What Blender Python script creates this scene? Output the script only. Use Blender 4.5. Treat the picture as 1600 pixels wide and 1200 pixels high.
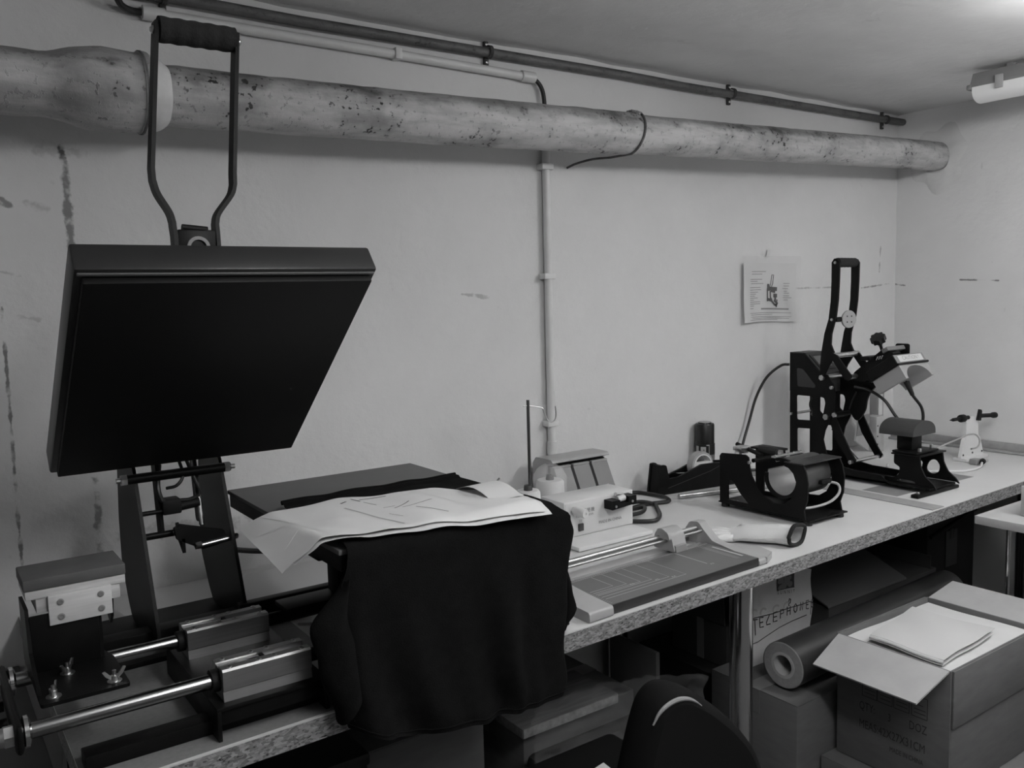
import bpy, bmesh, math, random
from mathutils import Vector, Matrix, noise

for o in list(bpy.data.objects):
    bpy.data.objects.remove(o)
scene = bpy.context.scene
COL = scene.collection
R = math.radians

# ------------------------------------------------------------------ camera
YAW, PITCH, ROLL = R(35.10758), R(5.76185), R(-1.48257)
fwd = Vector((math.sin(YAW) * math.cos(PITCH), math.cos(YAW) * math.cos(PITCH), -math.sin(PITCH)))
rt = Vector((math.cos(YAW), -math.sin(YAW), 0))
up = rt.cross(fwd)
r2 = rt * math.cos(ROLL) + up * math.sin(ROLL)
u2 = -rt * math.sin(ROLL) + up * math.cos(ROLL)
cam_data = bpy.data.cameras.new('camera')
cam_data.sensor_width = 36.0
cam_data.lens = 1344.77 / 1600 * 36.0
cam_data.clip_start = 0.05
cam = bpy.data.objects.new('camera', cam_data)
m = Matrix((r2, u2, -fwd)).transposed().to_4x4()
m.translation = Vector((0, -1.9, 1.417))
cam.matrix_world = m
COL.objects.link(cam)
scene.camera = cam

# ------------------------------------------------------------------ world, exposure
world = bpy.data.worlds.new('world')
scene.world = world
world.use_nodes = True
world.node_tree.nodes['Background'].inputs['Color'].default_value = (0.5, 0.5, 0.5, 1)
world.node_tree.nodes['Background'].inputs['Strength'].default_value = 0.0
vs = scene.view_settings
vs.view_transform = 'Standard'
vs.look = 'None'
vs.gamma = 1.0
vs.exposure = 0.0
vs.use_curve_mapping = False

# brightness of the fluorescent tubes (their fixtures are built further down)
TUBE_STAND_IN = 29.0       # unseen batten, added in place of the corner lamp's own output
TUBE_FILL = 27.0      # unseen batten in mid-room, set to brighten the left side
TUBE_VISIBLE = 0.06    # the dim batten whose end is in view

# room dimensions
YW = 0.064      # face of the back wall
XR = 3.285      # face of the right wall
XL = -1.7
YF = -3.7
ZC = 2.096      # ceiling
T = 0.80        # worktop height

# ------------------------------------------------------------------ materials
MATS = {}
def nd(nt, typ, **kw):
    n = nt.nodes.new(typ)
    for k, v in kw.items():
        setattr(n, k, v)
    return n
def mat(name, g, rough=0.5, metal=0.0, var=0.0, vscale=8.0, bump=0.0, bscale=60.0, stretch=(1, 1, 1),
        spec=0.5, trans=0.0, emit=0.0, alpha=1.0, coat=0.0, aniso=0.0):
    """grey procedural material: noise-mottled base colour, noise bump"""
    if name in MATS:
        return MATS[name]
    M = bpy.data.materials.new(name)
    M.use_nodes = True
    nt = M.node_tree
    b = nt.nodes['Principled BSDF']
    b.inputs['Roughness'].default_value = rough
    b.inputs['Metallic'].default_value = metal
    b.inputs['Specular IOR Level'].default_value = spec
    b.inputs['Transmission Weight'].default_value = trans
    b.inputs['Alpha'].default_value = alpha
    b.inputs['Coat Weight'].default_value = coat
    b.inputs['Anisotropic'].default_value = aniso
    b.inputs['Base Color'].default_value = (g, g, g, 1)
    if emit:
        b.inputs['Emission Color'].default_value = (1, 1, 1, 1)
        b.inputs['Emission Strength'].default_value = emit
    tc = nd(nt, 'ShaderNodeTexCoord')
    mp = nd(nt, 'ShaderNodeMapping')
    mp.inputs['Scale'].default_value = stretch
    nt.links.new(tc.outputs['Object'], mp.inputs['Vector'])
    if var:
        n = nd(nt, 'ShaderNodeTexNoise')
        n.inputs['Scale'].default_value = vscale
        n.inputs['Detail'].default_value = 6
        n.inputs['Roughness'].default_value = 0.6
        nt.links.new(mp.outputs['Vector'], n.inputs['Vector'])
        cr = nd(nt, 'ShaderNodeValToRGB')
        lo, hi = max(0, g * (1 - var)), min(1, g * (1 + var))
        cr.color_ramp.elements[0].position = 0.3
        cr.color_ramp.elements[1].position = 0.7
        cr.color_ramp.elements[0].color = (lo, lo, lo, 1)
        cr.color_ramp.elements[1].color = (hi, hi, hi, 1)
        nt.links.new(n.outputs['Fac'], cr.inputs['Fac'])
        nt.links.new(cr.outputs['Color'], b.inputs['Base Color'])
    if bump:
        n2 = nd(nt, 'ShaderNodeTexNoise')
        n2.inputs['Scale'].default_value = bscale
        n2.inputs['Detail'].default_value = 4
        nt.links.new(mp.outputs['Vector'], n2.inputs['Vector'])
        bp = nd(nt, 'ShaderNodeBump')
        bp.inputs['Strength'].default_value = bump
        bp.inputs['Distance'].default_value = 0.004
        nt.links.new(n2.outputs['Fac'], bp.inputs['Height'])
        nt.links.new(bp.outputs['Normal'], b.inputs['Normal'])
    MATS[name] = M
    return M

class NT:
    """small expression helper on a node tree"""
    def __init__(s, nt):
        s.nt = nt
    def _in(s, sock, v):
        if isinstance(v, (int, float)):
            sock.default_value = v
        elif isinstance(v, (tuple, list, Vector)):
            sock.default_value = v
        else:
            s.nt.links.new(v, sock)
    def math(s, op, a, b=0.0, c=0.0, clamp=False):
        n = s.nt.nodes.new('ShaderNodeMath')
        n.operation = op
        n.use_clamp = clamp
        s._in(n.inputs[0], a); s._in(n.inputs[1], b); s._in(n.inputs[2], c)
        return n.outputs[0]
    def vec(s, op, a, b=(0, 0, 0), out=0):
        n = s.nt.nodes.new('ShaderNodeVectorMath')
        n.operation = op
        s._in(n.inputs[0], a); s._in(n.inputs[1], b)
        return n.outputs['Value'] if op in ('DOT_PRODUCT', 'LENGTH', 'DISTANCE') else n.outputs['Vector']
    def scale(s, a, f):
        n = s.nt.nodes.new('ShaderNodeVectorMath')
        n.operation = 'SCALE'
        s._in(n.inputs[0], a); s._in(n.inputs['Scale'], f)
        return n.outputs['Vector']
    def noise(s, v, scale, detail=5, rough=0.6):
        n = s.nt.nodes.new('ShaderNodeTexNoise')
        n.inputs['Scale'].default_value = scale
        n.inputs['Detail'].default_value = detail
        n.inputs['Roughness'].default_value = rough
        s._in(n.inputs['Vector'], v)
        return n.outputs['Fac']
    def step(s, v, a, b):
        n = s.nt.nodes.new('ShaderNodeMapRange')
        n.interpolation_type = 'SMOOTHSTEP'
        s._in(n.inputs['Value'], v)
        n.inputs['From Min'].default_value = a
        n.inputs['From Max'].default_value = b
        return n.outputs['Result']
    def seg(s, P, a, b, w, wob=None):
        """soft mask around the segment a-b, half width w"""
        a, b = Vector(a), Vector(b)
        d = b - a
        rel = s.vec('SUBTRACT', P, tuple(a))
        t = s.math('DIVIDE', s.vec('DOT_PRODUCT', rel, tuple(d)), d.dot(d), clamp=True)
        off = s.vec('SUBTRACT', rel, s.scale(tuple(d), t))
        dist = s.vec('LENGTH', off)
        if wob is not None:
            dist = s.math('ADD', dist, s.math('MULTIPLY', s.math('SUBTRACT', wob, 0.5), w * 3.0))
        return s.math('SUBTRACT', 1.0, s.step(dist, w * 0.35, w))

def plaster(name, g, marks=(), stain=0.10):
    """painted uneven plaster with old cracks and scuffs of their own shape"""
    M = bpy.data.materials.new(name)
    M.use_nodes = True
    nt = M.node_tree
    b = nt.nodes['Principled BSDF']
    b.inputs['Roughness'].default_value = 0.75
    b.inputs['Specular IOR Level'].default_value = 0.25
    e = NT(nt)
    P = nd(nt, 'ShaderNodeTexCoord').outputs['Object']
    big = e.noise(P, 2.2, 5)
    mid = e.noise(P, 9.0, 6)
    fine = e.noise(P, 55.0, 4)
    col = e.math('MULTIPLY_ADD', e.math('SUBTRACT', big, 0.5), stain * 1.2, g)
    col = e.math('MULTIPLY_ADD', e.math('SUBTRACT', mid, 0.5), stain * 0.6, col)
    spots = e.step(e.noise(P, 17.0, 3), 0.70, 0.76)
    col = e.math('MULTIPLY_ADD', spots, -0.07, col)
    wob = e.noise(P, 38.0, 4)
    for a, c, w, k in marks:
        mk = e.seg(P, a, c, w, wob)
        mk = e.math('MULTIPLY', mk, e.step(e.noise(P, 26.0, 3), 0.36, 0.56))
        col = e.math('MULTIPLY_ADD', mk, -k, col)
    comb = nt.nodes.new('ShaderNodeCombineColor')
    for i in range(3):
        nt.links.new(col, comb.inputs[i])
    nt.links.new(comb.outputs[0], b.inputs['Base Color'])
    h = e.math('ADD', e.math('MULTIPLY', mid, 1.0), e.math('MULTIPLY', fine, 0.16))
    h = e.math('ADD', h, e.math('MULTIPLY', big, 2.2))
    bp = nd(nt, 'ShaderNodeBump')
    bp.inputs['Strength'].default_value = 0.35
    bp.inputs['Distance'].default_value = 0.012
    nt.links.new(h, bp.inputs['Height'])
    nt.links.new(bp.outputs['Normal'], b.inputs['Normal'])
    return M

def chipboard(name):
    M = bpy.data.materials.new(name)
    M.use_nodes = True
    nt = M.node_tree
    b = nt.nodes['Principled BSDF']
    b.inputs['Roughness'].default_value = 0.85
    e = NT(nt)
    mp = nd(nt, 'ShaderNodeMapping')
    mp.inputs['Scale'].default_value = (0.45, 1.0, 1.0)
    nt.links.new(nd(nt, 'ShaderNodeTexCoord').outputs['Object'], mp.inputs['Vector'])
    v = nt.nodes.new('ShaderNodeTexVoronoi')
    v.inputs['Scale'].default_value = 330.0
    nt.links.new(mp.outputs['Vector'], v.inputs['Vector'])
    sp = nt.nodes.new('ShaderNodeSeparateColor')
    nt.links.new(v.outputs['Color'], sp.inputs[0])
    n = e.noise(mp.outputs['Vector'], 130.0, 4)
    val = e.math('ADD', e.math('MULTIPLY', sp.outputs[0], 0.20), e.math('MULTIPLY', n, 0.22))
    dark = e.step(e.noise(mp.outputs['Vector'], 260.0, 2), 0.58, 0.66)
    val = e.math('MULTIPLY_ADD', dark, -0.14, val)
    comb = nt.nodes.new('ShaderNodeCombineColor')
    for i in range(3):
        nt.links.new(val, comb.inputs[i])
    nt.links.new(comb.outputs[0], b.inputs['Base Color'])
    bp = nd(nt, 'ShaderNodeBump')
    bp.inputs['Strength'].default_value = 0.5
    bp.inputs['Distance'].default_value = 0.002
    nt.links.new(sp.outputs[1], bp.inputs['Height'])
    nt.links.new(bp.outputs['Normal'], b.inputs['Normal'])
    return M

def pipe_paint(name, g, rust=0.5, scale=1.0):
    """old paint over cast iron: brushed streaks, rust freckles and bare patches"""
    M = bpy.data.materials.new(name)
    M.use_nodes = True
    nt = M.node_tree
    b = nt.nodes['Principled BSDF']
    b.inputs['Roughness'].default_value = 0.55
    e = NT(nt)
    P = nd(nt, 'ShaderNodeTexCoord').outputs['Object']
    mp = nd(nt, 'ShaderNodeMapping')
    mp.inputs['Scale'].default_value = (0.22, 1, 1)
    nt.links.new(P, mp.inputs['Vector'])
    streak = e.noise(mp.outputs['Vector'], 30 * scale, 6)
    col = e.math('MULTIPLY_ADD', e.math('SUBTRACT', e.step(streak, 0.34, 0.66), 0.5), 0.36 * g, g)
    # darker, noise-broken tone on the upward-facing side
    geo = nd(nt, 'ShaderNodeNewGeometry')
    sepn = nt.nodes.new('ShaderNodeSeparateXYZ')
    nt.links.new(geo.outputs['Normal'], sepn.inputs[0])
    top_dark = e.step(e.math('ADD', sepn.outputs['Z'], e.math('MULTIPLY', e.math('SUBTRACT', e.noise(P, 14 * scale, 5), 0.5), 1.2)), 0.25, 0.75)
    col = e.math('MULTIPLY_ADD', top_dark, -0.40 * g, col)
    blot = e.step(e.noise(P, 7 * scale, 5), 0.50, 0.66)
    freck = e.step(e.noise(P, 70 * scale, 3), 0.58, 0.66)
    both = e.math('MULTIPLY', freck, e.math('ADD', 0.25, blot), clamp=True)
    col = e.math('MULTIPLY_ADD', both, -0.55 * rust, col)
    col = e.math('MULTIPLY_ADD', blot, -0.16 * rust, col)
    col = e.math('MAXIMUM', col, 0.03)
    comb = nt.nodes.new('ShaderNodeCombineColor')
    for i in range(3):
        nt.links.new(col, comb.inputs[i])
    nt.links.new(comb.outputs[0], b.inputs['Base Color'])
    bp = nd(nt, 'ShaderNodeBump')
    bp.inputs['Strength'].default_value = 0.5
    bp.inputs['Distance'].default_value = 0.003
    h = e.math('ADD', e.noise(P, 40, 5), e.math('MULTIPLY', freck, 0.5))
    nt.links.new(h, bp.inputs['Height'])
    nt.links.new(bp.outputs['Normal'], b.inputs['Normal'])
    return M

black = mat('black_powder_coat', 0.0065, 0.42, var=0.25, vscale=30, bump=0.08, bscale=500, spec=0.14)
blackmat = mat('black_matt_paint', 0.007, 0.6, var=0.2, vscale=20, spec=0.2)
teflon = mat('black_heating_plate', 0.006, 0.55, spec=0.25)
grip = mat('black_foam_grip', 0.012, 0.9, bump=0.3, bscale=150)
rubber = mat('dark_silicone_pad', 0.085, 0.7, var=0.1, vscale=40)
padgrey = mat('grey_silicone_pad', 0.10, 0.6, var=0.08, vscale=12)
rodsteel = mat('ground_steel_rod', 0.30, 0.22, 1.0)
chrome = mat('polished_steel', 0.62, 0.16, 1.0)
steel = mat('zinc_steel', 0.55, 0.32, 1.0, var=0.15, vscale=60)
alu = mat('brushed_aluminium', 0.42, 0.42, 1.0, var=0.12, vscale=30, stretch=(0.2, 1, 6))
alulight = mat('pale_aluminium', 0.62, 0.5, 0.75, var=0.08, vscale=20)
cablem = mat('black_cable', 0.014, 0.45)
laminate = mat('white_laminate', 0.59, 0.45, var=0.05, vscale=5, bump=0.02, bscale=200)
shade_grey = mat('shade_tone_grey', 0.20, 0.5, var=0.12, vscale=120)  # darker grey that carries the shade under the large press
greystrip = mat('grey_joint_strip', 0.30, 0.5, var=0.1, vscale=40)
osb = chipboard('raw_chipboard')
rail_steel = mat('dull_rail_steel', 0.42, 0.38, 0.9)
paper = mat('white_paper', 0.62, 0.8, var=0.03, vscale=9)
paper2 = mat('off_white_paper', 0.58, 0.8, var=0.05, vscale=9)
ink = mat('printed_ink', 0.05, 0.8)
inklight = mat('faint_grey_ink', 0.30, 0.8)
whitepaint = mat('white_enamel', 0.68, 0.35, var=0.03, vscale=20)
whiteplastic = mat('white_plastic', 0.66, 0.35)
lightgrey = mat('light_grey_plastic', 0.35, 0.4, var=0.04, vscale=20)
midgrey = mat('mid_grey_plastic', 0.22, 0.45)
cloth = mat('black_cotton', 0.0065, 0.95, var=0.25, vscale=60, bump=0.25, bscale=420, spec=0.06)
card = mat('brown_cardboard', 0.125, 0.85, var=0.10, vscale=14, bump=0.06, bscale=90, stretch=(1, 1, 4))
cardlight = mat('pale_cardboard', 0.37, 0.85, var=0.06, vscale=14, bump=0.08, bscale=90)
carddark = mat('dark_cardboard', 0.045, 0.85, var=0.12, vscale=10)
wood = mat('raw_beech', 0.48, 0.6, var=0.22, vscale=26, stretch=(0.25, 4, 4))
plank = mat('dirty_plank', 0.16, 0.85, var=0.3, vscale=22, stretch=(0.3, 3, 3))
plankedge = mat('plank_sawn_edge', 0.30, 0.9, var=0.3, vscale=60)
thread = mat('white_thread', 0.66, 0.8, bump=0.35, bscale=260, stretch=(0.2, 0.2, 3))
clear = mat('clear_film', 0.9, 0.12, trans=0.0, alpha=0.22, spec=0.9)
clearbin = mat('smoked_clear_plastic', 0.21, 0.22, spec=0.6)
cottonwhite = mat('white_knit', 0.66, 0.9, bump=0.5, bscale=300, stretch=(1, 3, 1))
vinyl = mat('dark_vinyl_film', 0.035, 0.32, var=0.1, vscale=10)
diffuser = mat('lamp_diffuser', 0.7, 0.4, emit=TUBE_VISIBLE)
concrete = mat('dark_concrete', 0.09, 0.9, var=0.25, vscale=4, bump=0.2, bscale=30)

# ------------------------------------------------------------------ mesh helpers
class MB:
    def __init__(s):
        s.v, s.f = [], []
    def add(s, verts, faces):
        k = len(s.v)
        s.v += [Vector(p) for p in verts]
        s.f += [tuple(i + k for i in f) for f in faces]
        return s
    def bm(s, bm):
        bm.verts.ensure_lookup_table()
        bm.verts.index_update()
        s.add([v.co.copy() for v in bm.verts], [[v.index for v in f.verts] for f in bm.faces])
        bm.free()
        return s
    def box(s, x0, x1, y0, y1, z0, z1, bev=0.0, seg=2, mtx=None):
        bm = bmesh.new()
        bmesh.ops.create_cube(bm, size=1.0)
        for v in bm.verts:
            v.co = Vector(((x0 + x1) / 2 + v.co.x * abs(x1 - x0), (y0 + y1) / 2 + v.co.y * abs(y1 - y0),
                           (z0 + z1) / 2 + v.co.z * abs(z1 - z0)))
        if bev:
            bmesh.ops.bevel(bm, geom=list(bm.edges), offset=bev, segments=seg, profile=0.5, affect='EDGES')
        if mtx is not None:
            bm.transform(mtx)
        return s.bm(bm)
    def tube(s, pts, r, n=12, caps=True, closed=False):
        pts = [Vector(p) for p in pts]
        k = len(pts)
        rs = list(r) if isinstance(r, (list, tuple)) else [r] * k
        vs_, fs = [], []
        t0 = (pts[1] - pts[0]).normalized()
        a = Vector((0, 0, 1)) if abs(t0.z) < 0.9 else Vector((1, 0, 0))
        nrm = t0.cross(a).normalized()
        for i in range(k):
            if closed:
                t = (pts[(i + 1) % k] - pts[i - 1]).normalized()
            elif i == 0:
                t = t0
            elif i == k - 1:
                t = (pts[-1] - pts[-2]).normalized()
            else:
                t = ((pts[i + 1] - pts[i]).normalized() + (pts[i] - pts[i - 1]).normalized())
                t = t.normalized() if t.length > 1e-6 else t0
            nrm = (nrm - t * nrm.dot(t))
            nrm = nrm.normalized() if nrm.length > 1e-6 else t.orthogonal().normalized()
            bn = t.cross(nrm)
            for j in range(n):
                an = 2 * math.pi * j / n
                vs_.append(pts[i] + (nrm * math.cos(an) + bn * math.sin(an)) * rs[i])
        rng = k if closed else k - 1
        for i in range(rng):
            i2 = (i + 1) % k
            for j in range(n):
                j2 = (j + 1) % n
                fs.append((i * n + j, i2 * n + j, i2 * n + j2, i * n + j2))
        if caps and not closed:
            fs.append(tuple(reversed(range(n))))
            fs.append(tuple((k - 1) * n + j for j in range(n)))
        return s.add(vs_, fs)
    def lathe(s, prof, origin=(0, 0, 0), axis=(0, 0, 1), n=24, a0=0.0, a1=2 * math.pi, caps=True):
        """prof: (radius, height along axis)"""
        ax = Vector(axis).normalized()
        u = ax.orthogonal().normalized()
        w = ax.cross(u)
        o = Vector(origin)
        full = abs(a1 - a0 - 2 * math.pi) < 1e-6
        steps = n if full else n + 1
        vs_, fs = [], []
        for rr, h in prof:
            for j in range(steps):
                an = a0 + (a1 - a0) * j / n
                vs_.append(o + ax * h + (u * math.cos(an) + w * math.sin(an)) * rr)
        for i in range(len(prof) - 1):
            for j in range(n):
                j2 = (j + 1) % steps
                fs.append((i * steps + j, i * steps + j2, (i + 1) * steps + j2, (i + 1) * steps + j))
        if full and caps:
            if prof[0][0] > 1e-6:
                fs.append(tuple(reversed(range(steps))))
            if prof[-1][0] > 1e-6:
                fs.append(tuple((len(prof) - 1) * steps + j for j in range(steps)))
        return s.add(vs_, fs)
    def plate(s, outer, t0, t1, fn, holes=(), bev=0.0):
        """polygon with holes in (a,b), extruded from t0 to t1; fn(a,b,t) -> world"""
        bm = bmesh.new()
        loops = []
        for lp in [outer] + list(holes):
            vv = [bm.verts.new((p[0], p[1], 0)) for p in lp]
            ee = [bm.edges.new((vv[i], vv[(i + 1) % len(vv)])) for i in range(len(vv))]
            loops.append(vv)
        bmesh.ops.triangle_fill(bm, use_beauty=True, edges=list(bm.edges))
        bm.verts.index_update()
        base = [(v.co.x, v.co.y) for v in bm.verts]
        fcs = [[v.index for v in f.verts] for f in bm.faces]
        lps = [[v.index for v in lp] for lp in loops]
        bm.free()
        n = len(base)
        vs_ = [Vector(fn(a, b, t0)) for a, b in base] + [Vector(fn(a, b, t1)) for a, b in base]
        fs = [tuple(f) for f in fcs] + [tuple(i + n for i in reversed(f)) for f in fcs]
        for lp in lps:
            for i in range(len(lp)):
                a, b = lp[i], lp[(i + 1) % len(lp)]
                fs.append((a, b, b + n, a + n))
        bm = bmesh.new()
        bv = [bm.verts.new(p) for p in vs_]
        for f in fs:
            try:
                bm.faces.new([bv[i] for i in f])
            except ValueError:
                pass
        bmesh.ops.recalc_face_normals(bm, faces=list(bm.faces))
        return s.bm(bm)
    def grid(s, nu, nv, fn, thick=0.0):
        pts = [[Vector(fn(i / (nu - 1), j / (nv - 1))) for i in range(nu)] for j in range(nv)]
        vs_ = [p for row in pts for p in row]
        fs = [(j * nu + i, j * nu + i + 1, (j + 1) * nu + i + 1, (j + 1) * nu + i) for j in range(nv - 1) for i in range(nu - 1)]
        if thick:
            k = len(vs_)
            nr = []
            for j in range(nv):
                for i in range(nu):
                    du = pts[j][min(i + 1, nu - 1)] - pts[j][max(i - 1, 0)]
                    dv = pts[min(j + 1, nv - 1)][i] - pts[max(j - 1, 0)][i]
                    c = du.cross(dv)
                    nr.append(c.normalized() if c.length > 1e-9 else Vector((0, 0, 1)))
            vs_ = vs_ + [p - n_ * thick for p, n_ in zip(vs_, nr)]
            fs = fs + [tuple(i + k for i in reversed(f)) for f in fs]
            rim = [i for i in range(nu)] + [j * nu + nu - 1 for j in range(1, nv)] + \
                  [(nv - 1) * nu + i for i in range(nu - 2, -1, -1)] + [j * nu for j in range(nv - 2, 0, -1)]
            for a, b in zip(rim, rim[1:] + rim[:1]):
                fs.append((b, a, a + k, b + k))
        return s.add(vs_, fs)
    def ribbon(s, pts, w, nrm):
        """flat stroke along a polyline lying on a surface with normal nrm"""
        nrm = Vector(nrm).normalized()
        pts = [Vector(p) for p in pts]
        vs_, fs = [], []
        for i, p in enumerate(pts):
            t = (pts[min(i + 1, len(pts) - 1)] - pts[max(i - 1, 0)]).normalized()
            sd = nrm.cross(t) * (w / 2)
            vs_ += [p + sd, p - sd]
        for i in range(len(pts) - 1):
            fs.append((2 * i, 2 * i + 1, 2 * i + 3, 2 * i + 2))
        return s.add(vs_, fs)

def smooth_path(pts, sub=6, closed=False):
    """Catmull-Rom through pts"""
    P = [Vector(p) for p in pts]
    out = []
    n = len(P)
    rng = n if closed else n - 1
    for i in range(rng):
        p1, p2 = P[i], P[(i + 1) % n]
        p0 = P[i - 1] if (i > 0 or closed) else p1 * 2 - p2
        p3 = P[(i + 2) % n] if (i + 2 < n or closed) else p2 * 2 - p1
        for k in range(sub):
            t = k / sub
            out.append(0.5 * ((2 * p1) + (p2 - p0) * t + (2 * p0 - 5 * p1 + 4 * p2 - p3) * t * t + (3 * p1 - p0 - 3 * p2 + p3) * t ** 3))
    if not closed:
        out.append(P[-1])
    return out

def smooth2(pts, sub=5):
    return [(v.x, v.y) for v in smooth_path([(p[0], p[1], 0) for p in pts], sub, closed=True)]

def rounded(pts, rad, seg=4):
    """round the corners of a 2D polygon"""
    out = []
    n = len(pts)
    for i in range(n):
        p = Vector(pts[i][:2]); a = Vector(pts[i - 1][:2]); b = Vector(pts[(i + 1) % n][:2])
        d = min(rad, (a - p).length * 0.45, (b - p).length * 0.45)
        s_, e_ = p + (a - p).normalized() * d, p + (b - p).normalized() * d
        for k in range(seg + 1):
            t = k / seg
            q = s_ * (1 - t) ** 2 + p * 2 * t * (1 - t) + e_ * t * t
            out.append((q.x, q.y))
    return out

def mesh_of(name, mb, material, off=Vector((0, 0, 0)), angle=35):
    me = bpy.data.meshes.new(name)
    me.from_pydata([tuple(p - off) for p in mb.v], [], mb.f)
    me.validate()
    me.materials.append(material)
    me.shade_smooth()
    me.set_sharp_from_angle(angle=R(angle))
    return me

def tag(o, label, cat, group=None):
    o['label'] = label
    o['category'] = cat
    if group:
        o['group'] = group
    return o

def thing(name, label, cat, loc, group=None):
    o = bpy.data.objects.new(name, None)
    o.empty_display_size = 0.05
    o.location = loc
    COL.objects.link(o)
    return tag(o, label, cat, group)

def world_off(o):
    off = Vector((0, 0, 0))
    while o is not None:
        off += Vector(o.location)
        o = o.parent
    return off

def part(parent, name, mb, material, label=None, angle=35, kind=None):
    """a mesh given in world coordinates, parented to a thing or a part"""
    o = bpy.data.objects.new(name, mesh_of(name, mb, material, world_off(parent), angle))
    COL.objects.link(o)
    o.parent = parent
    if label:
        o['label'] = label
    if kind:
        o['kind'] = kind
    return o

def single(name, mb, material, label, cat, loc=None, group=None, angle=35):
    if loc is None:
        zs = min(p.z for p in mb.v)
        c = sum(mb.v, Vector()) / len(mb.v)
        loc = Vector((c.x, c.y, zs))
    loc = Vector(loc)
    o = bpy.data.objects.new(name, mesh_of(name, mb, material, loc, angle))
    o.location = loc
    COL.objects.link(o)
    return tag(o, label, cat, group)

def struct(name, mb, material):
    o = bpy.data.objects.new(name, mesh_of(name, mb, material))
    COL.objects.link(o)
    o['kind'] = 'structure'
    return o

def text_mb(body, size, fn, extrude=0.0006, sx=1.0, align='CENTER', space=1.0):
    """lettering as thin solid type; fn(x, y, d) -> world, d = height above surface"""
    cu = bpy.data.curves.new('txt', 'FONT')
    cu.body = body
    cu.size = size
    cu.align_x = align
    cu.align_y = 'CENTER'
    cu.space_character = space
    cu.resolution_u = 2
    ob = bpy.data.objects.new('txt', cu)
    COL.objects.link(ob)
    dg = bpy.context.evaluated_depsgraph_get()
    me = bpy.data.meshes.new_from_object(ob.evaluated_get(dg))
    mb = MB()
    mb.add([fn(v.co.x * sx, v.co.y, extrude) for v in me.vertices], [tuple(p.vertices) for p in me.polygons])
    bpy.data.objects.remove(ob)
    bpy.data.curves.remove(cu)
    bpy.data.meshes.remove(me)
    return mb

def YZ(a, b, t):
    return Vector((t, a, b))
def XZ(a, b, t):
    return Vector((a, t, b))
def XY(a, b, t):
    return Vector((a, b, t))
def copy_part(src, parent, delta):
    c = src.copy()
    c.parent = parent
    c.location = Vector(src.location) + Vector(delta)
    COL.objects.link(c)
    return c
def bolt(parent, name, p, axis, r, h, material=None):
    mb = MB().lathe([(r, 0), (r, h * 0.8), (r * 0.75, h)], p, axis, 6)
    return part(parent, name, mb, material or steel, angle=20)
# ================================================================== SETTING
marks_back = [
    ((0.289, YW, 1.738), (0.293, YW, 1.524), 0.010, 0.42),
    ((0.306, YW, 1.057), (0.302, YW, 0.895), 0.009, 0.40),
    ((0.161, YW, 1.423), (0.158, YW, 0.880), 0.004, 0.45),
    ((0.219, YW, 1.626), (0.252, YW, 1.617), 0.010, 0.16),
    ((0.173, YW, 1.631), (0.188, YW, 1.620), 0.009, 0.40),
    ((1.225, YW, 1.429), (1.313, YW, 1.417), 0.006, 0.22),
    ((2.615, YW, 1.422), (2.862, YW, 1.423), 0.0035, 0.24),
    ((3.048, YW, 1.417), (3.245, YW, 1.432), 0.0040, 0.36),
    ((3.178, YW, 1.579), (3.172, YW, 1.479), 0.005, 0.30),
    ((0.247, YW, 1.735), (0.327, YW, 1.731), 0.016, 0.14),
    ((0.163, YW, 1.493), (0.196, YW, 1.485), 0.005, 0.16),
    ((0.190, YW, 1.403), (0.223, YW, 1.396), 0.006, 0.14),
    ((0.35, YW, 0.935), (0.75, YW, 0.905), 0.022, 0.20),
]
marks_right = [
    ((XR, 0.064, 1.429), (XR, 0.022, 1.423), 0.0040, 0.40),
    ((XR, -0.198, 1.439), (XR, -0.338, 1.432), 0.0032, 0.42),
    ((XR, -0.266, 1.862), (XR, -0.267, 1.846), 0.005, 0.25),
]
wall_back = struct('wall_back', MB().box(XL - 0.2, XR + 0.2, YW, YW + 0.2, -0.1, ZC + 0.15), plaster('back_wall_plaster', 0.66, marks_back))
wall_right = struct('wall_right', MB().box(XR, XR + 0.2, YF - 0.2, YW, -0.1, ZC + 0.15), plaster('right_wall_plaster', 0.66, marks_right))
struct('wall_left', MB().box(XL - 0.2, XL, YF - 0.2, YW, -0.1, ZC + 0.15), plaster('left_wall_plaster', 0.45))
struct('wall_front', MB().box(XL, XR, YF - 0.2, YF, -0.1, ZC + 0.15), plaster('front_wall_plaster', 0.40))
struct('floor', MB().box(XL, XR, YF, YW, -0.1, 0.0), concrete)
# ceiling: slightly sagging plaster with a rounded, crusty junction to the wall
def ceil_fn(u, v):
    x = XL + (XR - XL) * u
    y = YF + (YW - YF) * v
    z = ZC + 0.006 * noise.noise(Vector((x * 1.3, y * 1.3, 0)))
    d = YW - y
    if d < 0.05:
        z -= (0.05 - d) * 0.12 * (0.5 + noise.noise(Vector((x * 7, 0, 3))))
    return Vector((x, y, z))
ce = MB().grid(90, 70, ceil_fn)
ce.box(XL - 0.2, XR + 0.2, YF - 0.2, YW + 0.2, ZC + 0.03, ZC + 0.15)
struct('ceiling', ce, plaster('ceiling_plaster', 0.72, [], 0.14))

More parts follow.
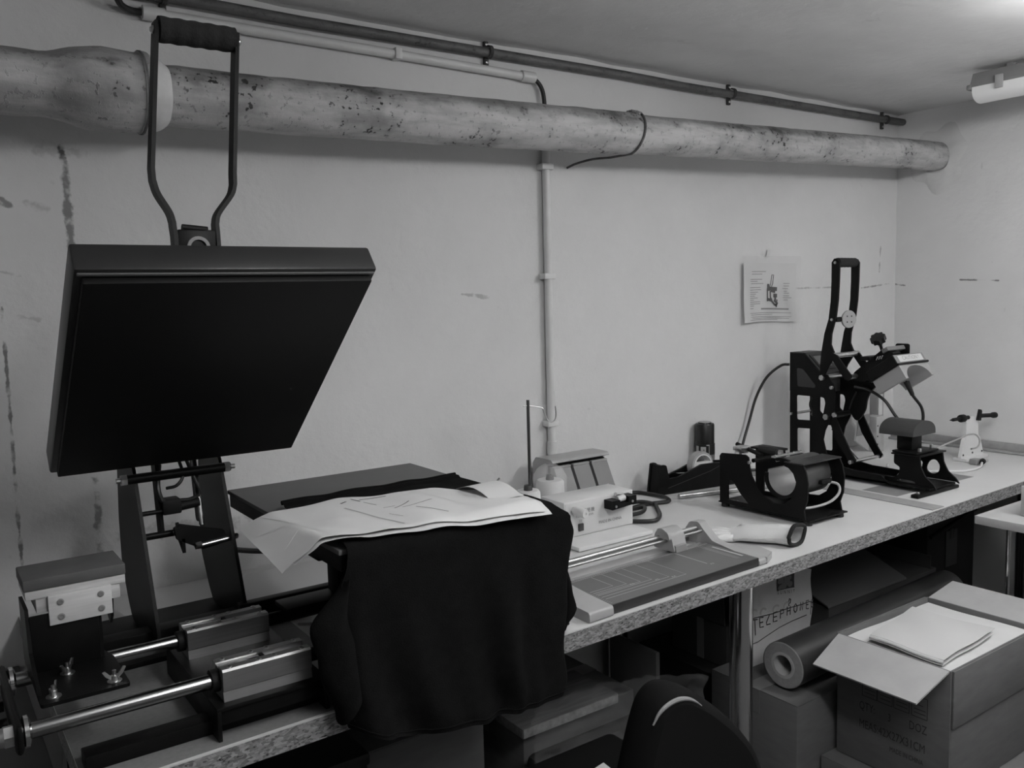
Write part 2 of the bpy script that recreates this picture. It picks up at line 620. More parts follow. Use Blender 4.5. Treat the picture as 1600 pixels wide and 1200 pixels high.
# plaster collar around the drain pipe where it enters the right wall
def patch_fn(u, v):
    a = 2 * math.pi * u
    rr = 0.055 + (0.060 + 0.014 * math.sin(3 * a + 1) + 0.010 * math.sin(7 * a)) * v
    y, z = -0.095 + rr * math.cos(a), 1.905 + rr * 1.05 * math.sin(a)
    h = 0.008 * (1 - v) ** 0.8 + 0.003 * (noise.noise(Vector((y * 40, z * 40, 1))) + 0.6) * (1 - v ** 3)
    return Vector((XR - max(h, -0.001), min(y, YW), min(z, ZC - 0.002)))
pp = part(wall_right, 'plaster_collar', MB().grid(49, 7, patch_fn), plaster('collar_plaster', 0.60, [], 0.22))

# skirting strip on the right wall just above the worktop
struct('trim_1', MB().box(XR - 0.014, XR, -0.95, YW, T + 0.002, T + 0.038, 0.003).box(XR - 0.03, XR, -0.95, YW, T + 0.0005, T + 0.010, 0.002), greystrip)

# ------------------------------------------------------------------ drain pipe
pt = pipe_paint('drain_pipe_paint', 0.43, 0.75)
pt2 = pipe_paint('drain_pipe_paint_smooth', 0.42, 0.45)
def pipe_z(x):
    ks = [(-1.7, 1.803), (0.24, 1.824), (0.64, 1.830), (1.0, 1.838), (2.04, 1.870), (3.0, 1.903), (3.29, 1.911)]
    for (a, za), (b, zb) in zip(ks, ks[1:]):
        if x <= b:
            return za + (zb - za) * (x - a) / (b - a)
    return ks[-1][1]
PY = -0.098
drain = thing('drain_pipe', 'thick painted cast iron drain pipe running along the whole wall', 'pipe', (0.4, PY, pipe_z(0.4)))
def pipe_section(name, x0, x1, prof, material, n=40, bumpy=0.0012, step=0.03):
    mb = MB()
    k = max(2, int((x1 - x0) / step))
    xs = [x0 + (x1 - x0) * i / k for i in range(k + 1)]
    pts = [(x, PY, pipe_z(x)) for x in xs]
    mb.tube(pts, [prof(x) + bumpy * noise.noise(Vector((x * 9, 0, 5))) for x in xs], n)
    for v in mb.v:
        c = Vector((v.x, PY, pipe_z(v.x)))
        d = v - c
        v += d.normalized() * bumpy * 1.4 * noise.noise(v * 28) if d.length > 1e-4 else Vector()
    return part(drain, name, mb, material, angle=50)
def bell(x):
    # socket swelling out towards its lip
    if x < 0.233:
        return 0.058
    if x < 0.318:
        t = (x - 0.233) / 0.085
        return 0.058 + 0.017 * (3 * t * t - 2 * t ** 3)
    return 0.075 + 0.0012 * math.sin((x - 0.318) * 60)
pipe_section('pipe_length', -1.7, 0.406, bell, pt2, bumpy=0.0016, step=0.013)
pipe_section('socket_lip', 0.404, 0.420, lambda x: 0.0772 if x < 0.415 else 0.0755, pt2, bumpy=0.0014, step=0.004)
pipe_section('pipe_length', 0.418, 1.70, lambda x: 0.0575, pt)
pipe_section('pipe_length', 1.70, XR - 0.0005, lambda x: 0.0535, pt)
part(drain, 'socket_groove', MB().tube([(0.4055, PY, pipe_z(0.4055)), (0.4095, PY, pipe_z(0.4095))], 0.0781, 40), mat('dark_pipe_seal', 0.12, 0.9, var=0.5, vscale=40))
def grout(x):
    t = (x - 0.418) / 0.036
    return 0.072 - 0.013 * t * t
pipe_section('socket_grout', 0.418, 0.454, grout, mat('pale_grout', 0.58, 0.8, var=0.12, vscale=20), bumpy=0.003, step=0.006)
# rusty strap around the pipe with its tail running back to a hook in the wall
mb = MB()
ring = []
for i in range(41):
    a = R(-100) + R(330) * i / 40
    rr = 0.0585 + 0.004 * max(0, math.sin(a)) ** 2
    ring.append((1.695 + 0.004 * math.sin(a), PY + rr * math.cos(a + math.pi), pipe_z(1.69) + rr * math.sin(a + math.pi) * 1.0))
ring2 = []
for i in range(33):
    a = R(-75) + R(250) * i / 32
    ring2.append((1.69 + 0.012 * math.sin(a), PY - 0.0595 * math.cos(a), pipe_z(1.69) + 0.0595 * math.sin(a)))
tail = smooth_path([(1.66, PY + 0.05, 1.800), (1.625, -0.01, 1.798), (1.60, 0.03, 1.790), (1.592, YW - 0.002, 1.782)], 5)
mb.tube(ring2, [0.0035 + 0.0035 * max(0, (i - 18) / 14) for i in range(33)], 8)
mb.tube([ring2[0]] + tail, 0.0032, 8)
strap = part(drain, 'hanging_strap', mb, mat('rusty_strap', 0.10, 0.9, var=0.5, vscale=60, bump=0.6, bscale=120))
crust = MB()
random.seed(4)
for i in range(26):
    a = R(55) + R(80) * random.random()
    c = Vector((1.695 + random.uniform(-0.012, 0.014), PY - 0.058 * math.cos(a), pipe_z(1.69) + 0.058 * math.sin(a)))
    crust.lathe([(0.0, -0.006), (0.007, -0.002), (0.006, 0.004), (0.0, 0.007)], c, (random.uniform(-1, 1), random.uniform(-1, 0), 1), 7)
part(drain, 'rust_crust', crust, mat('pale_crust', 0.25, 0.95, var=0.4, vscale=80))

# ------------------------------------------------------------------ thin steel pipe under the ceiling
thin = thing('steel_pipe', 'thin dark steel pipe clipped under the ceiling above the drain pipe', 'pipe', (1.0, YW - 0.022, 2.061))
pts = [(XL + 3.4 * 0 + -1.7 + i * 0.25 + 1.7, YW - 0.022, 2.058 + 0.0009 * (i % 5)) for i in range(21)]
pts = [(p[0], p[1], p[2]) for p in pts if p[0] < XR] + [(XR - 0.001, YW - 0.022, 2.063)]
part(thin, 'pipe_length', MB().tube(pts, 0.0125, 14), pipe_paint('dark_steel_pipe', 0.11, 0.15, 2.0))
clampmat = mat('rusty_clamp', 0.045, 0.8, var=0.4, vscale=90)
for cx in (0.5, 1.319, 2.277, 3.163):
    c = MB()
    z0 = 2.062
    arc = [(cx, YW - 0.022 - 0.0145 * math.cos(a), z0 + 0.0145 * math.sin(a)) for a in [R(-95) + R(190) * i / 12 for i in range(13)]]
    for k in (-1, 0, 1):
        c.tube([(p[0] + 0.0035 * k, p[1], p[2]) for p in arc], 0.0028, 6)
    c.box(cx - 0.007, cx + 0.007, YW - 0.010, YW - 0.0005, z0 + 0.010, min(z0 + 0.032, ZC - 0.003), 0.002)
    c.box(cx - 0.007, cx + 0.007, YW - 0.010, YW - 0.0005, z0 - 0.034, z0 - 0.010, 0.002)
    cl = part(thin, 'pipe_clamp', c, clampmat)
    s_ = MB()
    for dz in (0.022, -0.024):
        s_.lathe([(0.0045, 0), (0.0045, 0.003), (0.002, 0.0045)], (cx, YW - 0.0095, z0 + dz), (0, -1, 0), 8)
    part(cl, 'screw', s_, steel)

# ------------------------------------------------------------------ white conduits and cables on the wall
conduitm = mat('white_conduit', 0.64, 0.4, var=0.06, vscale=14)
con = thing('cable_conduit', 'horizontal white plastic conduit with cable ends fixed above the drain pipe', 'conduit', (0.95, YW - 0.016, 2.02))
part(con, 'tube', MB().tube([(0.455, YW - 0.015, 2.025), (1.0, YW - 0.015, 2.021), (1.455, YW - 0.015, 2.015)], 0.0115, 16), conduitm)
for cx, cz in ((0.478, 2.0248), (1.448, 2.0152)):
    part(con, 'end_sleeve', MB().tube([(cx - 0.022, YW - 0.0155, cz), (cx + 0.022, YW - 0.0155, cz)], 0.0148, 16), conduitm)
part(con, 'clip', MB().box(1.038, 1.056, YW - 0.031, YW - 0.0005, 2.007, 2.034, 0.002), conduitm)
part(con, 'cable', MB().tube(smooth_path([(0.385, YW - 0.052, 2.092), (0.398, YW - 0.050, 2.05), (0.412, YW - 0.030, 2.03), (0.435, YW - 0.014, 2.0255), (0.46, YW - 0.015, 2.025)]), 0.007, 10), cablem)
part(con, 'cable', MB().tube(smooth_path([(1.45, YW - 0.015, 2.015), (1.475, YW - 0.015, 2.010), (1.495, YW - 0.015, 1.992), (1.504, YW - 0.015, 1.96), (1.507, YW - 0.013, 1.90), (1.507, YW - 0.013, 1.78)]), 0.0062, 10), cablem)
ver = thing('cable_conduit', 'vertical white plastic conduit running down the wall to the worktop', 'conduit', (1.505, YW - 0.016, T))
part(ver, 'tube', MB().tube([(1.506, YW - 0.015, 1.86), (1.505, YW - 0.015, 1.3), (1.505, YW - 0.015, T + 0.002)], 0.0115, 16), conduitm)
part(ver, 'end_sleeve', MB().tube([(1.505, YW - 0.0155, 1.0), (1.505, YW - 0.0155, 0.962)], 0.0142, 16), conduitm)
for cz in (1.777, 1.473, 1.052):
    part(ver, 'clip', MB().box(1.483, 1.522, YW - 0.030, YW - 0.0005, cz - 0.008, cz + 0.008, 0.002), conduitm)

# ------------------------------------------------------------------ fluorescent battens on the ceiling
def batten(label, x, y0, y1, emis, mname, drop=0.0):
    """ceiling batten; with drop > 0 it hangs below the ceiling and its opal cover wraps the sides"""
    zc = ZC - drop
    t = thing('ceiling_lamp', label, 'lamp', (x, (y0 + y1) / 2, ZC - 0.004), 'fluorescent battens')
    hm = mat('lamp_housing', 0.20, 0.5)
    if drop == 0.0:
        prof = [(-0.036, zc - 0.012), (0.036, zc - 0.012), (0.052, zc - 0.048), (0.052, zc - 0.056), (-0.052, zc - 0.056), (-0.052, zc - 0.048)]
    else:
        prof = [(-0.022, zc - 0.012), (0.022, zc - 0.012), (0.022, zc - 0.036), (-0.022, zc - 0.036)]
    mb = MB().plate(prof, y0, y1, lambda a, b, q: Vector((x + a, q, b)))
    if drop == 0.0:
        mb.box(x - 0.056, x + 0.056, y1 - 0.004, y1 + 0.010, zc - 0.064, zc - 0.048, 0.003)
    h = part(t, 'housing', mb, hm)
    for q in (y0 + 0.1, (y0 + y1) / 2, y1 - 0.1):
        part(t, 'spacer', MB().box(x - 0.01, x + 0.01, q - 0.01, q + 0.01, zc - 0.0125, ZC + 0.012), hm)
    dm = mat(mname, 0.7, 0.4, emit=emis)
    if drop == 0.0:
        for q in (y0 + 0.09, y1 - 0.09):
            part(h, 'clip', MB().box(x - 0.0585, x - 0.0515, q - 0.012, q + 0.012, zc - 0.075, zc - 0.035, 0.002), lightgrey)
        dp = [(0.048 * math.cos(a), zc - 0.056 - 0.045 * math.sin(a) ** 0.7) for a in [math.pi * i / 14 for i in range(15)]]
    else:
        dp = [(0.065 * math.cos(a), zc - 0.062 - 0.045 * math.sin(a)) for a in [R(-50) + R(280) * i / 20 for i in range(21)]]
    part(t, 'diffuser', MB().plate(dp, y0 + 0.01, y1 - 0.004, lambda a, b, q: Vector((x + a, q, b))), dm)
    return t
batten('fluorescent batten lamp on the ceiling close to the right wall corner', 2.87, -1.0, -0.455, TUBE_VISIBLE, 'dim_diffuser')
batten('unseen suspended batten added to stand in for the light of the corner lamp', 2.28, -2.25, -1.02, TUBE_STAND_IN, 'stand_in_diffuser', 0.06)  # unseen key light, added because the corner lamp stays dim
batten('unseen suspended batten in the middle of the room, set to brighten the left side', 0.75, -2.5, -1.3, TUBE_FILL, 'fill_diffuser', 0.10)  # unseen fill for the left wall

# ------------------------------------------------------------------ worktops
def front_y(x):
    return -0.728 + 0.0305 * (x - 0.1)
bench_legs = []
def worktop(name, label, x0, x1):
    t = thing(name, label, 'worktop', ((x0 + x1) / 2, -0.3, 0))
    outer = [(x0, YW - 0.003), (x0, front_y(x0)), (x1, front_y(x1)), (x1, YW - 0.003)]
    part(t, 'chipboard_core', MB().plate(outer, T - 0.037, T - 0.0022, XY), osb)
    o2 = [(x0, YW - 0.003), (x0, front_y(x0) - 0.001), (x1, front_y(x1) - 0.001), (x1, YW - 0.003)]
    part(t, 'top_laminate', MB().plate(o2, T - 0.0022, T, XY), laminate)
    return t
wt1 = worktop('worktop', 'long white laminate worktop with raw chipboard edge under the presses', 0.145, 2.315)
wt2 = worktop('worktop', 'white laminate worktop in the corner beyond the grey joint strip', 2.3155, XR - 0.002)
# grey strip bridging the joint
js = MB().plate([(2.288, 0.05), (2.283, front_y(2.29) + 0.003), (2.345, front_y(2.34) + 0.003), (2.35, 0.05)], T + 0.0004, T + 0.0022, XY)
single('joint_strip', js, greystrip, 'flat grey cover strip across the joint between the two worktops', 'strip')
single('shade_board', MB().plate([(0.1455, -0.30), (0.1455, -0.722), (0.57, -0.710), (0.57, -0.30)], T + 0.0001, T + 0.0004, XY), shade_grey, 'added thin grey sheet on the worktop carrying the shade under the large press', 'board')  # added sheet; its grey paints the shade on the worktop
# the neighbouring, lower bench end seen at the far left
lo = MB().box(-0.75, 0.138, -0.70, YW - 0.004, 0.66, 0.70, 0.002)
single('side_bench', lo, mat('dull_grey_board', 0.12, 0.7, var=0.1, vscale=8), 'dull grey bench top at the far left end, lower than the worktop', 'bench', (-0.3, -0.3, 0.66))
lgm = MB()
# legs
def chrome_leg(parent, x, y, r, z0, z1):
    part(parent, 'leg', MB().lathe([(r * 1.25, z0), (r * 1.25, z0 + 0.02), (r, z0 + 0.022), (r, z1 - 0.006), (r * 1.3, z1 - 0.006), (r * 1.3, z1)], (x, y, 0), (0, 0, 1), 28), chrome, 'polished chrome tube leg')
chrome_leg(wt1, 1.537, -0.615, 0.027, 0, T - 0.037)
chrome_leg(wt1, 0.22, -0.63, 0.030, 0, T - 0.037)
chrome_leg(wt1, 0.22, -0.05, 0.030, 0, T - 0.037)
chrome_leg(wt1, 1.702, -0.005, 0.030, 0, T - 0.037)
chrome_leg(wt2, 3.15, -0.52, 0.030, 0, T - 0.037)
chrome_leg(wt2, 3.20, -0.05, 0.030, 0, T - 0.037)
sb = bpy.data.objects['side_bench']
for lx, ly in ((-0.65, -0.6), (0.05, -0.6), (-0.65, -0.05), (0.05, -0.05)):
    part(sb, 'leg', MB().box(lx - 0.02, lx + 0.02, ly - 0.02, ly + 0.02, 0, 0.66, 0.002), blackmat)
# ================================================================== DOUBLE-STATION HEAT PRESS
press = thing('heat_press', 'large black double-station heat press with its upper plate swung open', 'press', (0.40, -0.45, T))
# --- base frame: two long bars and a bent channel under the bearing blocks
fb = MB().box(0.152, 0.98, -0.675, -0.640, T + 0.0005, T + 0.022, 0.002)
part(press, 'base_bar', fb, black)
part(press, 'base_bar', MB().box(0.20, 0.98, -0.30, -0.262, T + 0.0005, T + 0.036, 0.002), black)
ch = MB()
ch.box(0.318, 0.485, -0.705, -0.415, T + 0.044, T + 0.050, 0.001)
for x0 in (0.318, 0.479):
    ch.box(x0, x0 + 0.006, -0.705, -0.415, T + 0.0005, T + 0.046, 0.001)
ch.box(0.324, 0.479, -0.700, -0.694, T + 0.022, T + 0.045, 0.001)
part(press, 'base_channel', ch, black)
part(press, 'base_tie', MB().box(0.345, 0.465, -0.64, -0.30, T + 0.0005, T + 0.006, 0.001), black)
part(press, 'base_tie', MB().box(0.86, 0.92, -0.64, -0.30, T + 0.0225, T + 0.030, 0.001), black)

# --- slotted aluminium bearing blocks with the guide rods
ZB = T + 0.050
RZ = ZB + 0.025
def bearing(yc):
    w, h = 0.026, 0.047
    prof = [(-w, 0), (w, 0), (w, h - 0.003), (w - 0.003, h), (0.009, h), (0.009, 0.038), (-0.009, 0.038), (-0.009, h), (-w + 0.003, h), (-w, h - 0.003), (-w, 0.016), (-w + 0.0025, 0.014)]
    b_ = part(press, 'bearing_block', MB().plate(prof, 0.333, 0.466, lambda a, b, q: Vector((q, yc + a, ZB + b))), alu, 'brushed aluminium bearing block', angle=20)
    for sx in (0.345, 0.388, 0.412, 0.454):
        for sy in (-0.017, 0.017):
            sc = MB().lathe([(0.0045, 0), (0.0045, 0.002), (0.0025, 0.002), (0.0025, 0.0005)], (sx, yc + sy, ZB + h - 0.0005), (0, 0, 1), 10)
            part(b_, 'screw', sc, steel)
    part(b_, 'slide_insert', MB().box(0.3335, 0.3955, yc - 0.0085, yc + 0.0085, ZB + 0.0375, ZB + 0.0445, 0.001), chrome)
    part(b_, 'retaining_ring', MB().box(0.3965, 0.402, yc - 0.0088, yc + 0.0088, ZB + 0.036, ZB + 0.0455, 0.0005), blackmat)
YF_, YR_ = -0.664, -0.478
bearing(YF_)
bearing(YR_)
for yc in (YF_, YR_):
    part(press, 'guide_rod', MB().tube([(0.085, yc, RZ), (0.34, yc, RZ)], 0.0108, 24), rodsteel, 'polished steel guide rod')
    part(press, 'guide_rod', MB().tube([(0.46, yc, RZ), (0.93, yc, RZ)], 0.0108, 24), black)
    part(press, 'bushing', MB().lathe([(0.0165, 0), (0.0165, 0.012), (0.014, 0.013)], (0.322, yc, RZ), (1, 0, 0), 20), blackmat)
    # rod end: washer, flange and cap nut
    part(press, 'end_washer', MB().lathe([(0.0145, 0), (0.021, 0.003), (0.021, 0.008), (0.014, 0.011)], (0.083, yc, RZ), (1, 0, 0), 28), chrome)
    nt_ = MB().lathe([(0.0145, 0), (0.0145, 0.012)], (0.063, yc, RZ), (1, 0, 0), 6)
    nt_.lathe([(0.0, 0), (0.007, 0.002), (0.0115, 0.008), (0.0125, 0.016)], (0.047, yc, RZ), (1, 0, 0), 18)
    part(press, 'cap_nut', nt_, steel, angle=25)
part(press, 'end_bar', MB().box(0.074, 0.084, YF_ - 0.026, YR_ + 0.026, RZ - 0.020, RZ + 0.020, 0.006), black)
part(press, 'end_bar', MB().box(0.93, 0.945, YF_ - 0.02, YR_ + 0.02, RZ - 0.020, RZ + 0.020, 0.004), black)
# travel stops of the carriage, left of the end bar
for yc, zz in ((YR_ + 0.0, RZ - 0.034), (YR_ - 0.05, RZ - 0.04)):
    part(press, 'stop_rod', MB().tube([(-0.03, yc, zz), (0.076, yc, zz)], 0.008, 12), black)

# --- small left station: bent bracket, timber block and silicone pad
part(press, 'station_plate', MB().plate(rounded([(0.110, -0.632), (0.222, -0.632), (0.222, -0.515), (0.205, -0.44), (0.110, -0.44)], 0.006), RZ + 0.011, RZ + 0.016, XY), black)
sp = [( -0.565, RZ + 0.016), (-0.44, RZ + 0.016), (-0.40, 0.985), (-0.485, 0.985), (-0.545, 0.955)]
part(press, 'station_bracket', MB().plate([(-0.60, RZ + 0.016), (-0.44, RZ + 0.016), (-0.43, 0.985), (-0.505, 0.985), (-0.52, 0.925)], 0.110, 0.115, YZ), black)
part(press, 'station_bracket', MB().box(0.115, 0.205, -0.512, -0.506, RZ + 0.016, 0.975, 0.001), black)
part(press, 'station_bracket', MB().plate([(-0.512, RZ + 0.016), (-0.44, RZ + 0.016), (-0.43, 0.985), (-0.505, 0.985)], 0.205, 0.210, YZ), black)
part(press, 'station_hook', MB().plate([(-0.50, 0.985), (-0.44, 0.985), (-0.44, 0.95), (-0.475, 0.93), (-0.49, 0.945)], 0.226, 0.230, YZ), black)
part(press, 'timber_block', MB().box(0.112, 0.246, -0.512, -0.425, 1.000, 1.013, 0.001), wood, 'raw timber base of the small pad')
part(press, 'timber_block', MB().box(0.125, 0.238, -0.510, -0.43, 0.978, 1.000, 0.001), wood)
part(press, 'pad', MB().box(0.110, 0.247, -0.514, -0.424, 1.0132, 1.030, 0.002), rubber)
ap = part(press, 'cover_plate', MB().box(0.140, 0.225, -0.5165, -0.5105, 0.958, 1.002, 0.001), mat('pale_wood_plate', 0.56, 0.6, var=0.12, vscale=30, stretch=(0.3, 2, 4)))
for sx in (0.156, 0.210):
    for sz in (0.969, 0.991):
        s_ = MB().lathe([(0.0048, 0), (0.0048, 0.001), (0.0028, 0.0016), (0.0028, 0.0006)], (sx, -0.5165, sz), (0, -1, 0), 14)
        part(ap, 'screw', s_, midgrey)
def wing_nut(x, y, z, ang):
    mtx = Matrix.Translation((x, y, z)) @ Matrix.Rotation(ang, 4, 'Z')
    mb = MB()
    mb.lathe([(0.010, 0), (0.010, 0.0012), (0.0055, 0.0012), (0.005, 0.009), (0.0028, 0.0092), (0.0028, 0.016)], (0, 0, 0), (0, 0, 1), 14)
    for sgn in (-1, 1):
        mb.plate(rounded([(sgn * 0.003, 0.002), (sgn * 0.012, 0.009), (sgn * 0.0165, 0.017), (sgn * 0.0125, 0.018), (sgn * 0.006, 0.010), (sgn * 0.003, 0.009)], 0.001, 2), -0.0012, 0.0012, XZ)
    mb.v = [mtx @ p for p in mb.v]
    part(press, 'wing_nut', mb, steel)
wing_nut(0.205, -0.612, RZ + 0.016, 0.2)
wing_nut(0.128, -0.612, RZ + 0.016, 1.2)
wing_nut(0.155, -0.540, RZ + 0.016, 0.9)

# --- side plates carrying the hinge
def side_plate(x):
    prof = [(-0.345, T + 0.010), (-0.335, T + 0.055), (-0.222, 1.126), (-0.085, 1.126), (-0.062, 1.0), (-0.062, 0.90), (-0.105, T + 0.036), (-0.13, T + 0.010)]
    part(press, 'side_plate', MB().plate(rounded(prof, 0.012), x, x + 0.006, YZ), black)
side_plate(0.322)
side_plate(0.478)
part(press, 'base_foot', MB().box(0.20, 0.505, -0.36, -0.30, T + 0.0005, T + 0.010, 0.001), black)
part(press, 'base_foot', MB().box(0.20, 0.505, -0.262, -0.10, T + 0.0005, T + 0.008, 0.001), black)
HY, HZ = -0.232, 1.104
part(press, 'hinge_shaft', MB().tube([(0.310, HY, HZ), (0.497, HY, HZ)], 0.009, 18), black)
for hx, dx in ((0.300, 1), (0.486, 1)):
    n_ = MB().lathe([(0.0105, 0), (0.0105, 0.010)], (hx, HY, HZ), (1, 0, 0), 6).lathe([(0.005, -0.008), (0.005, 0.02)], (hx, HY, HZ), (1, 0, 0), 10)
    part(press, 'hinge_nut', n_, steel, angle=25)
# lift links, gas spring and magnet between the side plates
def bar(x0, x1, p, q, w, name='link_arm', m_=None):
    d = (Vector(q) - Vector(p)).normalized()
    n_ = Vector((-d.y, d.x)) * w
    pr = [Vector(p) + n_, Vector(q) + n_, Vector(q) - n_, Vector(p) - n_]
    return part(press, name, MB().plate(rounded([(a.x, a.y) for a in pr], w * 0.8), x0, x1, YZ), m_ or black)
bar(0.362, 0.368, (-0.20, 1.16), (-0.225, 0.985), 0.016)
bar(0.432, 0.438, (-0.20, 1.16), (-0.225, 1.005), 0.013)
part(press, 'cross_rod', MB().tube([(0.327, -0.235, 1.037), (0.372, -0.235, 1.037)], 0.0045, 12), black)
part(press, 'cross_rod', MB().tube([(0.327, -0.235, 0.993), (0.385, -0.235, 0.993)], 0.0065, 12), black)
part(press, 'cross_rod', MB().tube([(0.415, -0.262, 0.966), (0.490, -0.262, 0.972)], 0.0055, 12), steel)
bolt(press, 'link_bolt', (0.388, -0.242, 0.995), (0, -1, 0), 0.007, 0.010)
bolt(press, 'link_bolt', (0.425, -0.265, 0.970), (-1, -0.3, 0), 0.006, 0.012)
bolt(press, 'link_bolt', (0.484, -0.262, 0.973), (1, 0, 0), 0.006, 0.012)
lk = MB().plate([(0.380, 1.006), (0.392, 1.012), (0.470, 0.988), (0.478, 0.966), (0.430, 0.958), (0.384, 0.985)], -0.262, -0.250, XZ)
part(press, 'link_plate', lk, blackmat)
lk2 = MB().plate([(-0.22, 1.008), (-0.262, 0.985), (-0.262, 0.958), (-0.22, 0.985)], 0.392, 0.398, YZ)
part(press, 'link_plate', lk2, blackmat)
part(press, 'magnet_housing', MB().box(0.366, 0.400, -0.245, -0.21, 1.030, 1.058, 0.003), blackmat)
part(press, 'magnet_coil', MB().tube([(0.400, -0.228, 1.040), (0.436, -0.228, 1.043)], 0.009, 16), blackmat)
part(press, 'gas_strut', MB().tube([(0.436, -0.205, 1.14), (0.436, -0.238, 1.0)], 0.005, 12), steel)
part(press, 'inner_cable', MB().tube(smooth_path([(0.405, -0.22, 1.13), (0.408, -0.235, 1.10), (0.395, -0.24, 1.083), (0.378, -0.23, 1.078)]), 0.0032, 8), cablem)
part(press, 'inner_cable', MB().tube(smooth_path([(0.418, -0.22, 1.13), (0.428, -0.235, 1.09), (0.436, -0.235, 1.062), (0.42, -0.232, 1.052), (0.402, -0.23, 1.052)]), 0.0035, 8), cablem)
part(press, 'inner_cable', MB().tube(smooth_path([(0.372, -0.21, 1.12), (0.362, -0.235, 1.085), (0.366, -0.24, 1.06), (0.378, -0.235, 1.05)]), 0.0045, 8), cablem)

# --- raised upper platen: shallow steel housing with the heating plate below
P0 = Vector((0.395, -0.285, 1.136))
DU = Vector((0, -0.775, 0.632)).normalized()
DN = Vector((0, -0.632, -0.775)).normalized()      # out of the hot face
W2, LL, TH = 0.213, 0.515, 0.052
def tl(a, b, t):
    """a across, b up the plate, t outward from the hot face"""
    return P0 + Vector((1, 0, 0)) * a + DU * b + DN * t
MT = Matrix(((1, DU.x, DN.x, P0.x), (0, DU.y, DN.y, P0.y), (0, DU.z, DN.z, P0.z), (0, 0, 0, 1)))
part(press, 'upper_housing', MB().box(-W2, W2, 0, LL, -TH, -0.006, 0.004, 2, MT), mat('black_sheet_steel', 0.020, 0.38, var=0.15, vscale=12), 'black sheet steel housing of the upper plate')
part(press, 'heating_plate', MB().box(-W2 + 0.010, W2 - 0.008, 0.006, LL - 0.014, -0.006, 0.006, 0.002, 2, MT), teflon, 'matt black heating plate facing down')
part(press, 'housing_seam', MB().box(-W2 + 0.004, W2 - 0.004, LL - 0.010, LL - 0.006, -0.006, -0.003, 0.0005, 1, MT), mat('bare_edge', 0.10, 0.4))
# lift arm lying on top of the housing
arm = MB()
for sx in (-0.035, 0.029):
    arm.box(sx, sx + 0.006, -0.02, LL - 0.16, -TH - 0.055, -TH, 0.002, 1, MT)
arm.box(-0.035, 0.035, 0.10, 0.40, -TH - 0.006, -TH, 0.001, 1, MT)
part(press, 'lift_arm', arm, black)
part(press, 'pressure_screw', MB().lathe([(0.018, 0.0), (0.018, 0.03), (0.008, 0.032), (0.008, 0.07)], tl(0, 0.28, -TH), -DN, 18), steel)
# --- forked pull handle rising behind the top edge
HYB, HYT = -0.555, -0.515
def hy(z):
    return HYB + (HYT - HYB) * (z - 1.45) / 0.39
def strip(path, wd, th):
    """flat bar: wide in depth, thin across; path of (x, z)"""
    k = len(path)
    mb = MB()
    vs_, fs = [], []
    for i, (x, z) in enumerate(path):
        a = Vector(path[max(i - 1, 0)]); b = Vector(path[min(i + 1, k - 1)])
        t = (b - a).normalized()
        nx, nz = t.y * th / 2, -t.x * th / 2
        y = hy(z)
        vs_ += [(x - nx, y - wd / 2, z - nz), (x + nx, y - wd / 2, z + nz), (x + nx, y + wd / 2, z + nz), (x - nx, y + wd / 2, z - nz)]
    for i in range(k - 1):
        for j in range(4):
            fs.append((4 * i + j, 4 * i + (j + 1) % 4, 4 * i + 4 + (j + 1) % 4, 4 * i + 4 + j))
    fs += [(3, 2, 1, 0), tuple(4 * (k - 1) + j for j in range(4))]
    return mb.add(vs_, fs)
def bend(pts, sub=5):
    return [(v.x, v.y) for v in smooth_path([(a, b, 0) for a, b in pts], sub)]
lp = [(0.340, 1.40), (0.340, 1.46), (0.341, 1.520), (0.340, 1.535)] + bend([(0.340, 1.540), (0.336, 1.556), (0.322, 1.582), (0.317, 1.602)]) + [(0.317, 1.62), (0.342, 1.838)]
rp = [(0.402, 1.40), (0.402, 1.46), (0.403, 1.520), (0.403, 1.535)] + bend([(0.403, 1.540), (0.408, 1.556), (0.430, 1.585), (0.436, 1.602)]) + [(0.437, 1.62), (0.461, 1.838)]
hd = part(press, 'handle_fork', strip(lp, 0.024, 0.006), black)
part(press, 'handle_fork', strip(rp, 0.024, 0.006), black)
gp = []
for i in range(29):
    t = i / 28
    gp.append((0.345 + 0.113 * t, hy(1.828), 1.828))
rr = [0.0190 + 0.0006 * math.sin(i * 1.1) * (0.3 if i in (0, 28) else 1) for i in range(29)]
part(press, 'handle_grip', MB().tube(gp, rr, 22), grip)
for x0, d in ((0.339, -1), (0.463, 1)):
    part(press, 'grip_bolt', MB().lathe([(0.006, 0), (0.006, 0.003), (0.003, 0.006)], (x0, hy(1.826), 1.826), (d, 0, 0), 12), steel)
part(press, 'handle_yoke', MB().box(0.343, 0.400, hy(1.50) - 0.010, hy(1.50) + 0.020, 1.47, 1.530, 0.003), black)
part(press, 'yoke_screw', MB().tube([(0.353, hy(1.52), 1.533), (0.390, hy(1.52), 1.530)], 0.006, 10), black)
part(press, 'yoke_washer', MB().lathe([(0.012, 0), (0.017, 0), (0.017, 0.003), (0.012, 0.003), (0.012, 0)], (0.372, hy(1.5) - 0.011, 1.503), (0, -1, 0), 24, caps=False), midgrey)

